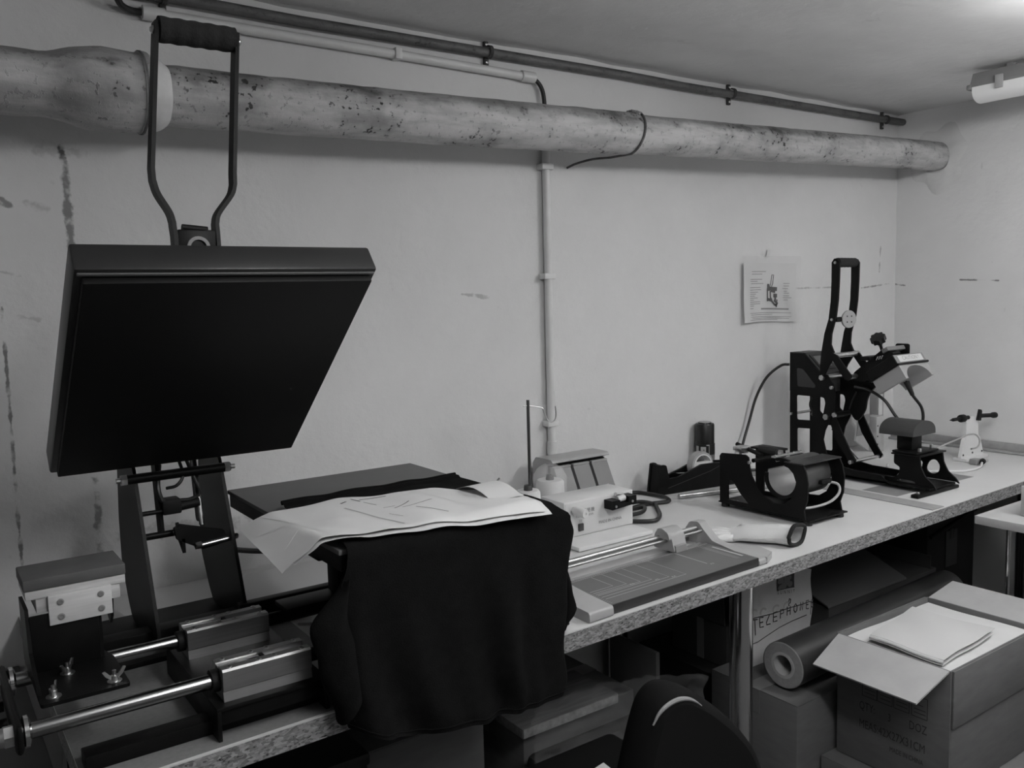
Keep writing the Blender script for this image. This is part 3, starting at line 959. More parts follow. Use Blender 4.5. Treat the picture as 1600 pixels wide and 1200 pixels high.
# --- lower platen at the right station
LX0, LX1, LY0, LY1, LZ = 0.500, 0.912, -0.732, -0.195, 1.050
part(press, 'lower_platen', MB().box(LX0 + 0.003, LX1 - 0.003, LY0 + 0.003, LY1 - 0.003, LZ - 0.034, LZ - 0.008, 0.002), black)
part(press, 'platen_pad', MB().box(LX0, LX1, LY0, LY1, LZ - 0.008, LZ, 0.0015), padgrey, 'grey silicone pad on the lower platen')
mb = MB().box(0.56, 0.85, -0.50, -0.43, LZ - 0.085, LZ - 0.034, 0.003).box(0.60, 0.81, -0.49, -0.44, T + 0.088, LZ - 0.085, 0.003)
part(press, 'platen_support', mb, black)
part(press, 'platen_support', MB().box(0.545, 0.56, -0.72, -0.28, LZ - 0.060, LZ - 0.0345, 0.002), wood)
part(press, 'carriage_rail', MB().box(0.500, 0.955, -0.50, -0.44, RZ + 0.009, RZ + 0.018, 0.001), black)
part(press, 'carriage_rail', MB().box(0.470, 0.955, -0.340, -0.318, T + 0.040, T + 0.062, 0.002), black)
part(press, 'power_cable', MB().tube(smooth_path([(0.50, -0.02, 0.93), (0.53, 0.0, 0.895), (0.56, 0.01, 0.872), (0.62, 0.01, 0.855), (0.70, -0.01, 0.845), (0.80, -0.03, 0.830), (0.86, -0.06, T + 0.0066)]), 0.0062, 10), cablem)
# thin white boards lying on the worktop under the press
single('white_board', MB().box(0.515, 0.80, -0.30 + 0.045, 0.0, T + 0.0003, T + 0.010, 0.001), mat('white_board', 0.62, 0.4), 'white board lying on the worktop behind the press rail', 'board')
single('cardboard_scrap', MB().plate([(0.575, -0.345), (0.64, -0.39), (0.71, -0.350), (0.64, -0.342)], T + 0.0003, T + 0.004, XY), paper2, 'small pale card scrap lying on the worktop under the shirt edge', 'card')

# ================================================================== SHIRT
def shirt_path(d):
    """arc length d from the back hem, over the front edge, and down -> (y, z)"""
    top = 0.300
    r_ = 0.020
    if d < top:
        return -0.425 - d, LZ + 0.008
    d2 = d - top
    if d2 < r_ * math.pi / 2:
        a = d2 / r_
        return -0.725 - r_ * math.sin(a), LZ + 0.008 - r_ * (1 - math.cos(a))
    return -0.745, LZ + 0.008 - r_ - (d2 - r_ * math.pi / 2)
def lerp_tab(tab, x):
    if x <= tab[0][0]:
        return tab[0][1]
    for (a, va), (b, vb) in zip(tab, tab[1:]):
        if x <= b:
            t = (x - a) / (b - a)
            t = t * t * (3 - 2 * t)
            return va + (vb - va) * t
    return tab[-1][1]
bot_tab = [(0.0, 0.775), (0.12, 0.752), (0.22, 0.738), (0.30, 0.734), (0.45, 0.728), (0.55, 0.722), (0.65, 0.722), (0.80, 0.720), (1.0, 0.722)]
left_tab = [(0.70, 0.525), (0.80, 0.500), (0.86, 0.490), (0.93, 0.490), (1.0, 0.494), (1.03, 0.503), (1.06, 0.508)]
right_tab = [(0.70, 0.905), (0.75, 0.926), (0.80, 0.922), (0.88, 0.934), (1.0, 0.938), (1.035, 0.925), (1.06, 0.893)]
def shirt_fn(u, v):
    dmax = 0.300 + 0.0314 + (LZ + 0.008 - 0.020 - lerp_tab(bot_tab, u))
    y, z = shirt_path(dmax * v)
    hang = max(0.0, min(1.0, (1.04 - z) / 0.12))
    low = max(0.0, min(1.0, (1.04 - z) / 0.30))
    xl = lerp_tab(left_tab, z) if z < 1.056 else 0.524 - 0.016 * (dmax * v) / 0.30
    xr = lerp_tab(right_tab, z) if z < 1.056 else 0.885 + 0.01 * (dmax * v) / 0.30
    x = xl + (xr - xl) * u
    fold = 0.007 * low * math.sin(u * 17 + 2.2 * math.sin(z * 9)) + 0.005 * low * math.sin(u * 31 + z * 14)
    fold += 0.010 * low * math.exp(-((u - 0.62 - 0.25 * (1.0 - z)) / 0.05) ** 2)
    fold -= 0.012 * low * math.exp(-((u - 0.74) / 0.04) ** 2)
    y -= fold * hang + 0.010 * low + 0.006
    # sides wrap back around the platen
    e_ = max(0.0, (0.06 - u) / 0.06) + max(0.0, (u - 0.94) / 0.06)
    y += 0.035 * e_ ** 1.5 * (low if u < 0.5 else hang)
    z += 0.0015 * noise.noise(Vector((x * 20, y * 20, z * 20)))
    if z > 1.05:
        z += 0.002 * (1 + math.sin(x * 60 + y * 30)) * 0.5
        if v < 0.03:
            z += 0.004
    return Vector((x, y, z))
shirt = thing('shirt', 'black cotton shirt draped over the lower platen and hanging to the floor side', 'shirt', (0.71, -0.745, 0.74))
shirt['label'] = 'black cotton shirt draped over the front of the lower press platen'
part(shirt, 'body', MB().grid(80, 90, shirt_fn, 0.0018), cloth, angle=60)
# left sleeve, falling free with its open cuff
def sleeve_fn(u, v):
    # v down the sleeve, u around
    cx = lerp_tab([(0, 0.502), (0.30, 0.474), (0.55, 0.486), (1, 0.502)], v)
    cz = 1.010 - 0.200 * v
    rx = lerp_tab([(0, 0.004), (0.30, 0.030), (0.6, 0.030), (1, 0.018)], v)
    a = 2 * math.pi * u
    y = -0.748 + 0.010 * v - (0.012 + 0.016 * v) * math.sin(a) + 0.0012 * math.sin(3 * a + 3 * v)
    return Vector((cx + rx * math.cos(a), y, cz + 0.02 * v * math.cos(a)))
part(shirt, 'sleeve', MB().grid(33, 26, sleeve_fn, 0.0015), cloth, angle=60)
def sleeve_fn2(u, v):
    cx = lerp_tab([(0, 0.925), (0.5, 0.930), (0.8, 0.935), (1, 0.918)], v)
    cz = 0.960 - 0.14 * v
    a = 2 * math.pi * u
    rx = lerp_tab([(0, 0.003), (0.5, 0.010), (0.85, 0.016), (1, 0.006)], v)
    return Vector((cx + rx * math.cos(a), -0.715 - 0.02 * v - 0.018 * math.sin(a) * math.sin(math.pi * min(1, v + 0.05)), cz + 0.01 * math.cos(a)))
part(shirt, 'sleeve', MB().grid(25, 16, sleeve_fn2, 0.0015), cloth, angle=60)
hem = MB()
pts = [shirt_fn(i / 60, 0.988) + Vector((0, -0.0016, 0)) for i in range(61)]
hem.tube(pts, 0.0016, 6)
part(shirt, 'hem', hem, cloth)
hem = MB().tube([shirt_fn(i / 50, 0.004) + Vector((0, 0, 0.001)) for i in range(51)], 0.0042, 8)
part(shirt, 'hem', hem, cloth)

# ================================================================== PAPER PATTERN SHEETS ON THE SHIRT
def paper_fn(dx, dz, short):
    def fn(u, v):
        # u along X from the drooping left end, v from back to front
        u = u + short * (1 - u) * 0.08
        x = 0.405 + 0.452 * u + dx
        yb = lerp_tab([(0.0, -0.515), (0.16, -0.520), (0.42, -0.508), (0.62, -0.527), (0.80, -0.545), (0.93, -0.600), (1.0, -0.690)], u)
        yf = lerp_tab([(0.0, -0.705), (0.12, -0.725), (0.30, -0.739), (0.5, -0.748), (0.8, -0.762), (1.0, -0.770)], u)
        y = yb + (yf - yb) * v
        z = LZ + 0.013 + dz
        z += 0.0012 * math.sin(u * 19 + v * 4) + 0.0008 * math.sin(u * 33 - v * 5) + 0.0012 * noise.noise(Vector((u * 9, v * 5, 4)))
        ov = max(0.0, 0.475 - x)
        if ov > 0:
            z -= 0.62 * ov ** 1.25 + 0.35 * ov * v
            x += 0.25 * ov
        fr = max(0.0, -0.742 - y)
        z -= fr * 0.5
        return Vector((x, y, z))
    return fn
pt_ = thing('paper_sheet', 'long creased white paper pattern with faint drawn lines lying over the shirt', 'paper', (0.66, -0.62, LZ + 0.015))
pf = paper_fn(0.0, 0.009, 0.0)
part(pt_, 'sheet', MB().grid(70, 26, pf, 0.0004), paper, angle=60)
def on_paper(u, v):
    return pf(u, v) + Vector((0, 0, 0.0008))
dl = MB()
for seq, w_ in (([(0.46, 0.08), (0.475, 0.18)], 0.003), ([(0.485, 0.12), (0.55, 0.07), (0.60, 0.06)], 0.004), ([(0.40, 0.17), (0.43, 0.14)], 0.004), ([(0.478, 0.22), (0.50, 0.34)], 0.0016),
                ([(0.50, 0.45), (0.55, 0.42)], 0.0016), ([(0.53, 0.50), (0.62, 0.36)], 0.002), ([(0.56, 0.50), (0.66, 0.44), (0.70, 0.40)], 0.0016), ([(0.60, 0.55), (0.66, 0.80)], 0.002),
                ([(0.48, 0.62), (0.50, 0.75)], 0.0012)):
    dl.ribbon([on_paper(*p) for p in smooth_path([(a, b, 0) for a, b in seq], 4) for p in [(p[0], p[1])]], w_, (0, 0, 1))
part(pt_, 'drawn_line', dl, mat('pencil_line', 0.10, 0.8))
fd = MB()
fd.ribbon([on_paper(0.385 + 0.075 * t, 0.30 + 0.62 * t) for t in [i / 10 for i in range(11)]], 0.004, (0, 0, 1))
part(pt_, 'crease_shading', fd, mat('paper_crease_shade', 0.36, 0.8))  # shading of a crease, painted as a grey stroke
fd = MB()
for seq in ([(0.10, 0.02), (0.16, 0.45), (0.20, 0.98)], [(0.02, 0.30), (0.12, 0.42), (0.25, 0.50), (0.36, 0.52)], [(0.06, 0.75), (0.16, 0.62), (0.28, 0.66)], [(0.72, 0.04), (0.76, 0.50), (0.78, 0.96)]):
    fd.ribbon([on_paper(p.x, p.y) for p in smooth_path([(a, b, 0) for a, b in seq], 5)], 0.0022, (0, 0, 1))
part(pt_, 'crease_shading', fd, mat('paper_soft_shade', 0.60, 0.8))  # fainter crease shading, also painted strokes
p2 = thing('paper_sheet', 'lower pattern sheet showing its edge beneath the top sheet', 'paper', (0.66, -0.63, LZ + 0.012))
part(p2, 'sheet', MB().grid(70, 20, lambda u, v: paper_fn(0.012, 0.004, 0.3)(u, v * 0.97 + 0.055), 0.0004), paper2, angle=60)
def curl_fn(u, v):
    x = 0.800 + 0.052 * u
    y = -0.575 - 0.125 * v - 0.015 * u
    z = LZ + 0.021 + 0.012 * math.sin(math.pi * min(1, v * 1.1)) + 0.006 * u
    return Vector((x, y, z))
single('paper_slip', MB().grid(10, 16, curl_fn, 0.0004), paper, 'small curled paper slip at the right end of the pattern sheets', 'paper', angle=60)
# ================================================================== RIBBON REWINDER (white box)
RX0, RX1, RYF, RYB = 1.302, 1.534, -0.258, -0.162
rew = thing('ribbon_winder', 'white enamelled winding machine box with knob, black bracket and lettering', 'machine', (1.42, -0.23, T))
part(rew, 'base_plate', MB().box(1.285, 1.532, -0.335, -0.158, T + 0.0015, T + 0.013, 0.003), whitepaint)
body = part(rew, 'body', MB().box(RX0, RX1, RYF, RYB, T + 0.0132, 0.906, 0.003), whitepaint)
part(rew, 'front_panel', MB().box(RX0 + 0.004, RX1 - 0.005, RYF - 0.0016, RYF + 0.001, T + 0.016, 0.901, 0.0008), mat('white_panel', 0.62, 0.4))
FY = RYF - 0.0022
def on_front(cx, cz):
    return lambda x, y, d: Vector((cx + x, FY - d, cz + y))
part(rew, 'lettering', text_mb('MADE IN CHINA', 0.0105, on_front(1.452, 0.838), sx=1.0), mat('grey_lettering', 0.18, 0.7))
part(rew, 'lettering', text_mb('商標捲機', 0.0125, on_front(1.372, 0.876), space=1.25), mat('grey_lettering', 0.18))
part(rew, 'lettering', text_mb('RIBBON WINDER', 0.0075, on_front(1.366, 0.8645)), mat('grey_lettering', 0.18))
part(rew, 'lettering', text_mb('1.0', 0.008, on_front(1.352, 0.853)), mat('grey_lettering', 0.18))
sw = part(rew, 'switch', MB().box(1.345, 1.361, RYF - 0.006, RYF, 0.827, 0.846, 0.0015), mat('dark_switch', 0.05, 0.4))
part(rew, 'knob', MB().lathe([(0.008, 0), (0.008, 0.008), (0.0045, 0.008), (0.0045, 0.012)], (1.330, RYF, 0.884), (0, -1, 0), 20), steel)
part(rew, 'knob', MB().lathe([(0.0115, 0.010), (0.012, 0.014), (0.012, 0.044), (0.010, 0.047), (0.0035, 0.047), (0.0035, 0.044)], (1.330, RYF, 0.884), (0.06, -1, -0.04), 24), whiteplastic, 'white plastic knob')
br = MB()
br.plate([(1.432, 0.872), (1.515, 0.878), (1.515, 0.900), (1.488, 0.900), (1.488, 0.886), (1.459, 0.884), (1.459, 0.895), (1.432, 0.895)], RYF - 0.034, RYF - 0.002, XZ)
bk = part(rew, 'ribbon_bracket', br, black)
part(bk, 'bolt', MB().lathe([(0.0035, 0), (0.0035, 0.002)], (1.444, RYF - 0.034, 0.880), (0, -1, 0), 8).lathe([(0.0035, 0), (0.0035, 0.002)], (1.500, RYF - 0.034, 0.886), (0, -1, 0), 8), steel)
part(rew, 'roller', MB().tube([(1.462, RYF - 0.018, 0.893), (1.486, RYF - 0.018, 0.895)], 0.0085, 18), whiteplastic)
part(rew, 'roller_screw', MB().tube([(1.468, RYF - 0.010, 0.905), (1.490, RYF - 0.010, 0.903)], 0.003, 8).lathe([(0.005, 0), (0.005, 0.003)], (1.466, RYF - 0.010, 0.905), (-1, 0, 0), 10), steel)
# its black mains lead, coiled on the worktop at its right
lead = smooth_path([(1.540, -0.19, T + 0.04), (1.565, -0.17, T + 0.012), (1.64, -0.10, T + 0.0068), (1.73, 0.0, T + 0.0068), (1.775, 0.030, T + 0.0068), (1.812, 0.018, T + 0.0068), (1.826, -0.025, T + 0.007),
                    (1.828, -0.080, T + 0.008), (1.80, -0.125, T + 0.0068), (1.735, -0.11, T + 0.0068), (1.66, -0.115, T + 0.0068), (1.60, -0.14, T + 0.0068),
                    (1.63, -0.115, T + 0.018), (1.70, -0.105, T + 0.018), (1.745, -0.120, T + 0.0068), (1.715, -0.165, T + 0.0068), (1.665, -0.225, T + 0.0068), (1.615, -0.255, T + 0.0068), (1.57, -0.225, T + 0.0068), (1.56, -0.20, T + 0.0068)], 6)
part(rew, 'mains_lead', MB().tube(lead, 0.0058, 10), cablem)
lead = smooth_path([(1.56, -0.20, T + 0.018), (1.62, -0.20, T + 0.018), (1.665, -0.165, T + 0.018), (1.66, -0.135, T + 0.010), (1.62, -0.12, T + 0.0068), (1.575, -0.14, T + 0.0068)], 6)
part(rew, 'mains_lead', MB().tube(lead, 0.0056, 10), cablem)

# ================================================================== THREAD STAND, CONES, BINS
st = thing('thread_stand', 'slim upright thread stand with a bent wire hook behind the white machine', 'stand', (1.30, -0.115, T))
part(st, 'base', MB().box(1.205, 1.325, -0.145, -0.075, T + 0.0005, T + 0.010, 0.003), lightgrey)
part(st, 'pole', MB().tube([(1.300, -0.120, T + 0.009), (1.300, -0.120, 1.152)], 0.0042, 12), mat('dark_steel', 0.12, 0.35, 0.8))
hk = smooth_path([(1.286, -0.118, 1.137), (1.300, -0.120, 1.137), (1.336, -0.128, 1.130)], 3) + smooth_path([(1.340, -0.130, 1.127), (1.347, -0.132, 1.106), (1.356, -0.134, 1.093), (1.367, -0.134, 1.089), (1.377, -0.134, 1.096), (1.380, -0.134, 1.110), (1.378, -0.134, 1.130)], 4)
part(st, 'hook', MB().tube(hk, 0.0017, 8), steel)
for gx, gz, an in ((1.178, 0.956, 0.7), (1.205, 0.945, -0.6)):
    g_ = smooth_path([(gx, -0.135, gz - 0.03), (gx, -0.135, gz - 0.008), (gx + 0.012 * an, -0.137, gz + 0.004), (gx + 0.02 * an, -0.14, gz + 0.010)], 4)
    part(st, 'thread_guide', MB().tube(g_, 0.0024, 8), steel)
part(st, 'guide_bar', MB().box(1.17, 1.215, -0.138, -0.132, T + 0.010, 0.928, 0.001), lightgrey)

def cone(label, x, y, rb, rt_, zt, z0):
    t = thing('thread_cone', label, 'thread cone', (x, y, z0), 'thread cones')
    part(t, 'thread', MB().lathe([(rb, z0 + 0.004), (rb * 1.02, z0 + 0.012), (rt_ * 1.02, zt - 0.006), (rt_ * 0.9, zt), (0.010, zt)], (x, y, 0), (0, 0, 1), 32), thread)
    part(t, 'cone_core', MB().lathe([(rb * 0.6, z0), (rb * 0.6, z0 + 0.004), (0.012, z0 + 0.005), (0.011, zt + 0.006), (0.010, zt + 0.013), (0.006, zt + 0.013), (0.006, zt + 0.002)], (x, y, 0), (0, 0, 1), 20), mat('dark_core', 0.06, 0.5))
    return t
cone('white thread cone with dark core, bare, standing by the stand pole', 1.243, -0.170 - 0.02, 0.034, 0.030, 0.936, T + 0.0003)
c2 = cone('white thread cone wrapped in crinkled clear film', 1.372, -0.112, 0.040, 0.037, 0.932, T + 0.0006)
def film_fn(u, v):
    a = 2 * math.pi * u
    z = T + 0.010 + 0.165 * v
    rr = lerp_tab([(0, 0.0415), (0.6, 0.0445), (0.78, 0.046), (0.92, 0.034), (1.0, 0.012)], v)
    rr += 0.0026 * noise.noise(Vector((math.cos(a) * 4, math.sin(a) * 4, v * 9))) * (0.4 + v)
    return Vector((1.372 + rr * math.cos(a), -0.112 + min(rr, 0.0465) * math.sin(a), z))
part(c2, 'film', MB().grid(49, 24, film_fn), clear, 'crinkled clear plastic film', angle=15)

bins = thing('storage_bins', 'grey rack of three tilted clear drawer bins against the wall', 'storage', (1.53, -0.04, T))
BX0, BX1 = 1.425, 1.632
side = [(-0.105, T + 0.0005), (0.035, T + 0.0005), (0.035, 0.945), (0.020, 0.966), (-0.045, 0.966), (-0.06, 0.955), (-0.085, 0.875)]
part(bins, 'back_case', MB().plate(rounded([(-0.030, T + 0.0005), (0.035, T + 0.0005), (0.035, 0.950), (0.020, 0.968), (-0.050, 0.968), (-0.058, 0.958), (-0.030, 0.953)], 0.006), BX0, BX1, YZ), lightgrey)
part(bins, 'floor_plate', MB().box(BX0, BX1, -0.100, -0.030, T + 0.0005, T + 0.006, 0.001), midgrey)
part(bins, 'dark_inside', MB().box(BX0 + 0.003, BX1 - 0.003, -0.038, -0.031, T + 0.006, 0.950, 0.001), blackmat)
for k in range(3):
    x0 = BX0 + 0.004 + k * 0.0675
    x1 = x0 + 0.0575
    d_ = part(bins, 'drawer', MB().plate([(-0.057, 0.946), (-0.040, 0.946), (-0.040, 0.872), (-0.094, 0.872)], x0, x1, YZ), clearbin)
    part(d_, 'drawer_lip', MB().box(x0, x1, -0.060, -0.050, 0.944, 0.9495, 0.001), lightgrey)
    x0 = BX0 + 0.004 + k * 0.0675
    part(bins, 'drawer', MB().plate([(-0.075, 0.866), (-0.040, 0.866), (-0.040, T + 0.008), (-0.097, T + 0.008)], x0, x1, YZ), clearbin)

# ================================================================== TAPE DISPENSER, SPRAY CAN, STEEL TUBE
td = thing('tape_dispenser', 'heavy black desk tape dispenser with a clear tape roll', 'tape dispenser', (1.99, -0.03, T))
prof = [(1.846, T + 0.0005), (2.150, T + 0.0005), (2.150, 0.872), (2.06, 0.879), (2.015, 0.879), (1.985, 0.868), (1.925, 0.850), (1.890, 0.848), (1.880, 0.890), (1.875, 0.893), (1.858, 0.893)]
def tdw(a, b, t):
    # set slightly askew to the wall
    return Vector((a + 0.10 * (t + 0.03), t - 0.14 * (a - 1.99), b))
inner = [(1.897, 0.858), (1.99, 0.874), (2.05, 0.886), (2.10, 0.886)]
for t0, t1 in ((-0.058, -0.050), (-0.012, -0.004)):
    part(td, 'body', MB().plate(rounded(prof, 0.004, 2), t0, t1, tdw), black)
part(td, 'body', MB().plate([(1.850, T + 0.001), (2.148, T + 0.001), (2.148, 0.86), (2.115, 0.86), (2.10, 0.825), (1.95, 0.825), (1.895, 0.835), (1.882, 0.888), (1.861, 0.891)], -0.050, -0.012, tdw), blackmat)
part(td, 'rib', MB().ribbon([tdw(1.885, T + 0.02, -0.0588), tdw(2.05, 0.855, -0.0588), tdw(2.10, 0.872, -0.0588)], 0.002, (0, -1, 0)), mat('rib_black', 0.035, 0.5))
ax = (0.10, 1.0, 0)
rc = tdw(2.030, 0.872, -0.046)
tr = part(td, 'tape_roll', MB().lathe([(0.036, 0.0), (0.043, 0.0), (0.043, 0.026), (0.036, 0.026), (0.036, 0.0)], rc, ax, 36, caps=False), mat('clear_tape', 0.34, 0.3))
part(td, 'roll_core', MB().lathe([(0.033, -0.002), (0.0365, -0.002), (0.0365, 0.028), (0.033, 0.028), (0.033, -0.002)], rc, ax, 36, caps=False), whiteplastic)
hub = MB().plate(rounded([(-0.031, -0.012), (0.031, -0.012), (0.031, 0.012), (-0.031, 0.012)], 0.004, 2), 0.004, 0.020, lambda a, b, t: rc + Vector((1, -0.14, 0)) * a + Vector((0, 0, 1)) * b + Vector(ax) * (t - 0.008))
hb = part(td, 'hub', hub, whiteplastic)
part(hb, 'hub_hole', MB().lathe([(0.006, 0), (0.006, 0.001)], rc + Vector((-0.017, -0.003, -0.001)) - Vector(ax) * 0.0046, ax, 14).lathe([(0.006, 0), (0.006, 0.001)], rc + Vector((0.017, -0.008, -0.001)) - Vector(ax) * 0.0046, ax, 14), blackmat)
part(td, 'tape_strip', MB().ribbon([rc + Vector((-0.038, 0.012, -0.018)), tdw(1.94, 0.856, -0.031), tdw(1.893, 0.872, -0.031)], 0.018, (0.3, 0, 1)), mat('clear_tape', 0.34))

can = thing('spray_can', 'black spray can with a printed label band standing by the wall', 'spray can', (2.125, 0.026, T))
CX, CY, CR = 2.125, 0.028, 0.0325
can.location = (CX, CY, T)
part(can, 'can_body', MB().lathe([(CR - 0.002, T + 0.0005), (CR, T + 0.004), (CR, 0.914), (CR - 0.001, 0.916)], (CX, CY, 0), (0, 0, 1), 32), mat('can_grey_band', 0.13, 0.4))
part(can, 'can_body', MB().lathe([(CR + 0.0004, 0.888), (CR + 0.0004, 0.922), (CR - 0.001, 0.9225)], (CX, CY, 0), (0, 0, 1), 32), mat('can_black', 0.010, 0.35))
part(can, 'cap', MB().lathe([(CR - 0.0012, 0.9225), (CR - 0.0012, 0.984), (CR - 0.003, 0.988), (0.022, 0.988), (0.021, 0.992), (0.0, 0.992)], (CX, CY, 0), (0, 0, 1), 32), mat('can_black', 0.010, 0.35))
part(can, 'cap_top', MB().lathe([(0.0, 0.9925), (0.020, 0.9925), (0.020, 0.9935), (0.0, 0.9935)], (CX, CY, 0), (0, 0, 1), 28), lightgrey)
def can_pt(a, z, dr=0.0008):
    th = math.atan2(-1.9 - CY, -CX) + a
    return Vector((CX + (CR + dr) * math.cos(th), CY + (CR + dr) * math.sin(th), z))
lbl = MB()
for a0, a1, z0, z1 in ((-0.95, -0.62, 0.893, 0.917), (-0.40, 0.12, 0.892, 0.915)):
    lbl.grid(8, 2, lambda u, v: can_pt(a0 + (a1 - a0) * u, z0 + (z1 - z0) * v))
part(can, 'label', lbl, mat('can_label', 0.40, 0.5))
dk = MB().grid(4, 2, lambda u, v: can_pt(-0.12 + 0.08 * u, 0.902 + 0.005 * v, 0.0012))
ln = MB()
for a0, a1, z0, z1 in ((0.42, 0.46, 0.846, 0.921), (0.16, 0.46, 0.919, 0.922), (0.66, 0.69, 0.85, 0.868)):
    ln.grid(5, 6, lambda u, v: can_pt(a0 + (a1 - a0) * u, z0 + (z1 - z0) * v))
part(can, 'printed_mark', ln, mat('can_label', 0.40))
part(can, 'printed_mark', dk, ink)

tb = MB()
p0, p1 = Vector((1.862, -0.108, T + 0.0085)), Vector((2.262, -0.215, T + 0.0085))
tb.tube([p0, p1], 0.0078, 16)
single('steel_tube', tb, steel, 'bare steel tube lying on the worktop in front of the tape dispenser', 'tube')

# ================================================================== ROTARY PAPER TRIMMER
tr = thing('paper_trimmer', 'rotary paper trimmer with ruled grey cutting board and sliding head', 'trimmer', (1.33, -0.58, T))
def fy(x, d):
    return front_y(x) + d
def TR(a, b, t):
    """a along X, b distance from the worktop's front edge"""
    return Vector((a, front_y(a) + b, t))
B0, B1 = 1.075, 1.528
part(tr, 'cutting_board', MB().plate([(B0, 0.012), (B1, 0.012), (B1, 0.168), (B0, 0.168)], T + 0.001, T + 0.0195, TR), mat('trimmer_side', 0.022, 0.5))
part(tr, 'board_top', MB().plate([(B0 + 0.001, 0.013), (B1 - 0.001, 0.013), (B1 - 0.001, 0.168), (B0 + 0.001, 0.168)], T + 0.0195, T + 0.0205, TR), mat('trimmer_board', 0.115, 0.4, var=0.05, vscale=20))
rl = MB()
zt = T + 0.0209
rl.ribbon([TR(B0, 0.160, zt), TR(B1 - 0.004, 0.160, zt)], 0.0012, (0, 0, 1))
for k in range(76):
    x = B0 + 0.003 + k * 0.00592
    rl.ribbon([TR(x, 0.161, zt), TR(x, 0.166 if k % 5 else 0.1675, zt)], 0.0009, (0, 0, 1))
for k in range(24):
    rl.ribbon([TR(B1 - 0.004 - 0.0035, 0.02 + k * 0.0058, zt), TR(B1 - 0.003, 0.02 + k * 0.0058, zt)], 0.0008, (0, 0, 1))
    rl.ribbon([TR(B0 + 0.004, 0.02 + k * 0.0058, zt), TR(B0 + 0.009, 0.02 + k * 0.0058, zt)], 0.0008, (0, 0, 1))
for wx, dy in ((0.075, 0.090), (0.105, 0.080), (0.137, 0.072), (0.165, 0.066), (0.205, 0.054), (0.245, 0.042)):
    rl.ribbon([TR(B0 + 0.012, dy, zt), TR(B0 + wx, dy, zt), TR(B0 + wx, 0.158, zt)], 0.0014, (0, 0, 1))
rl.ribbon([TR(1.408, 0.060, zt), TR(1.408, 0.158, zt)], 0.0022, (0, 0, 1))
for q in (1.488, 1.495):
    rl.ribbon([TR(q, 0.04, zt), TR(q, 0.158, zt)], 0.0012, (0, 0, 1))
rl.ribbon([TR(1.512, 0.045, zt), TR(1.512, 0.135, zt)], 0.006, (0, 0, 1))
part(tr, 'printed_scale', rl, mat('trimmer_print', 0.52, 0.6))
for bx, s_ in ((B0 + 0.205, 'A4'), (B0 + 0.165, 'A5'), (1.408, 'A3'), (B0 + 0.105, 'A6')):
    dyy = {'A4': 0.048, 'A5': 0.058, 'A3': 0.052, 'A6': 0.072}[s_]
    part(tr, 'printed_scale', text_mb(s_, 0.010, lambda x, y, d, bx=bx, dyy=dyy: TR(bx + 0.008 + x, dyy + y, zt)), mat('trimmer_print', 0.34))
# paper bed behind the board with the clear clamp strip
part(tr, 'bed', MB().plate([(B0, 0.170), (B1 + 0.02, 0.170), (B1 + 0.02, 0.235), (B0, 0.235)], T + 0.001, T + 0.012, TR), mat('trimmer_bed', 0.50, 0.4))
part(tr, 'clamp_strip', MB().plate([(B0 + 0.01, 0.176), (B1, 0.176), (B1, 0.190), (B0 + 0.01, 0.190)], T + 0.0125, T + 0.0165, TR), mat('clamp_clear', 0.26, 0.25))
for d_, zz, rr in ((0.200, T + 0.050, 0.0062), (0.184, T + 0.046, 0.0035)):
    part(tr, 'guide_rail', MB().tube([TR(B0 - 0.02, d_, zz), TR(1.545, d_, zz)], rr, 14), rail_steel)
# sliding cutter head
hp = [(0.158, T + 0.022), (0.226, T + 0.022), (0.222, T + 0.055), (0.210, T + 0.070), (0.188, T + 0.073), (0.170, T + 0.062)]
hd_ = part(tr, 'cutter_head', MB().plate(rounded(hp, 0.006), 1.408, 1.452, lambda a, b, t: TR(t, a, b)), lightgrey, 'light grey sliding cutter head')
part(hd_, 'head_cap', MB().plate(rounded([(0.166, T + 0.050), (0.214, T + 0.050), (0.206, T + 0.071), (0.190, T + 0.074), (0.172, T + 0.066)], 0.005), 1.400, 1.4085, lambda a, b, t: TR(t, a, b)), mat('head_cap_grey', 0.34, 0.4))  # cap in one even grey
part(hd_, 'blade_guard', MB().plate([(0.156, T + 0.0212), (0.172, T + 0.0212), (0.168, T + 0.040), (0.158, T + 0.036)], 1.412, 1.448, lambda a, b, t: TR(t, a, b)), midgrey)
# end supports
rp_ = [(0.010, T + 0.001), (0.245, T + 0.001), (0.245, T + 0.030), (0.222, T + 0.062), (0.195, T + 0.066), (0.178, T + 0.050), (0.150, T + 0.028), (0.08, T + 0.019), (0.012, T + 0.015)]
part(tr, 'end_support', MB().plate(rounded(rp_, 0.006), 1.530, 1.556, lambda a, b, t: TR(t, a, b)), lightgrey, 'light grey moulded end piece')
part(tr, 'end_support', MB().plate([(1.556, 0.010), (1.600, 0.030), (1.612, 0.075), (1.590, 0.13), (1.556, 0.15)], T + 0.001, T + 0.016, TR), lightgrey)
part(tr, 'end_foot', MB().plate([(1.505, 0.225), (1.548, 0.225), (1.548, 0.26), (1.505, 0.26)], T + 0.013, T + 0.022, TR), midgrey)
lpf = [(0.004, T + 0.001), (0.245, T + 0.001), (0.245, T + 0.030), (0.222, T + 0.062), (0.195, T + 0.066), (0.178, T + 0.050), (0.150, T + 0.030), (0.08, T + 0.024), (0.006, T + 0.021)]
part(tr, 'end_support', MB().plate(rounded(lpf, 0.006), 1.012, 1.074, lambda a, b, t: TR(t, a, b)), lightgrey)

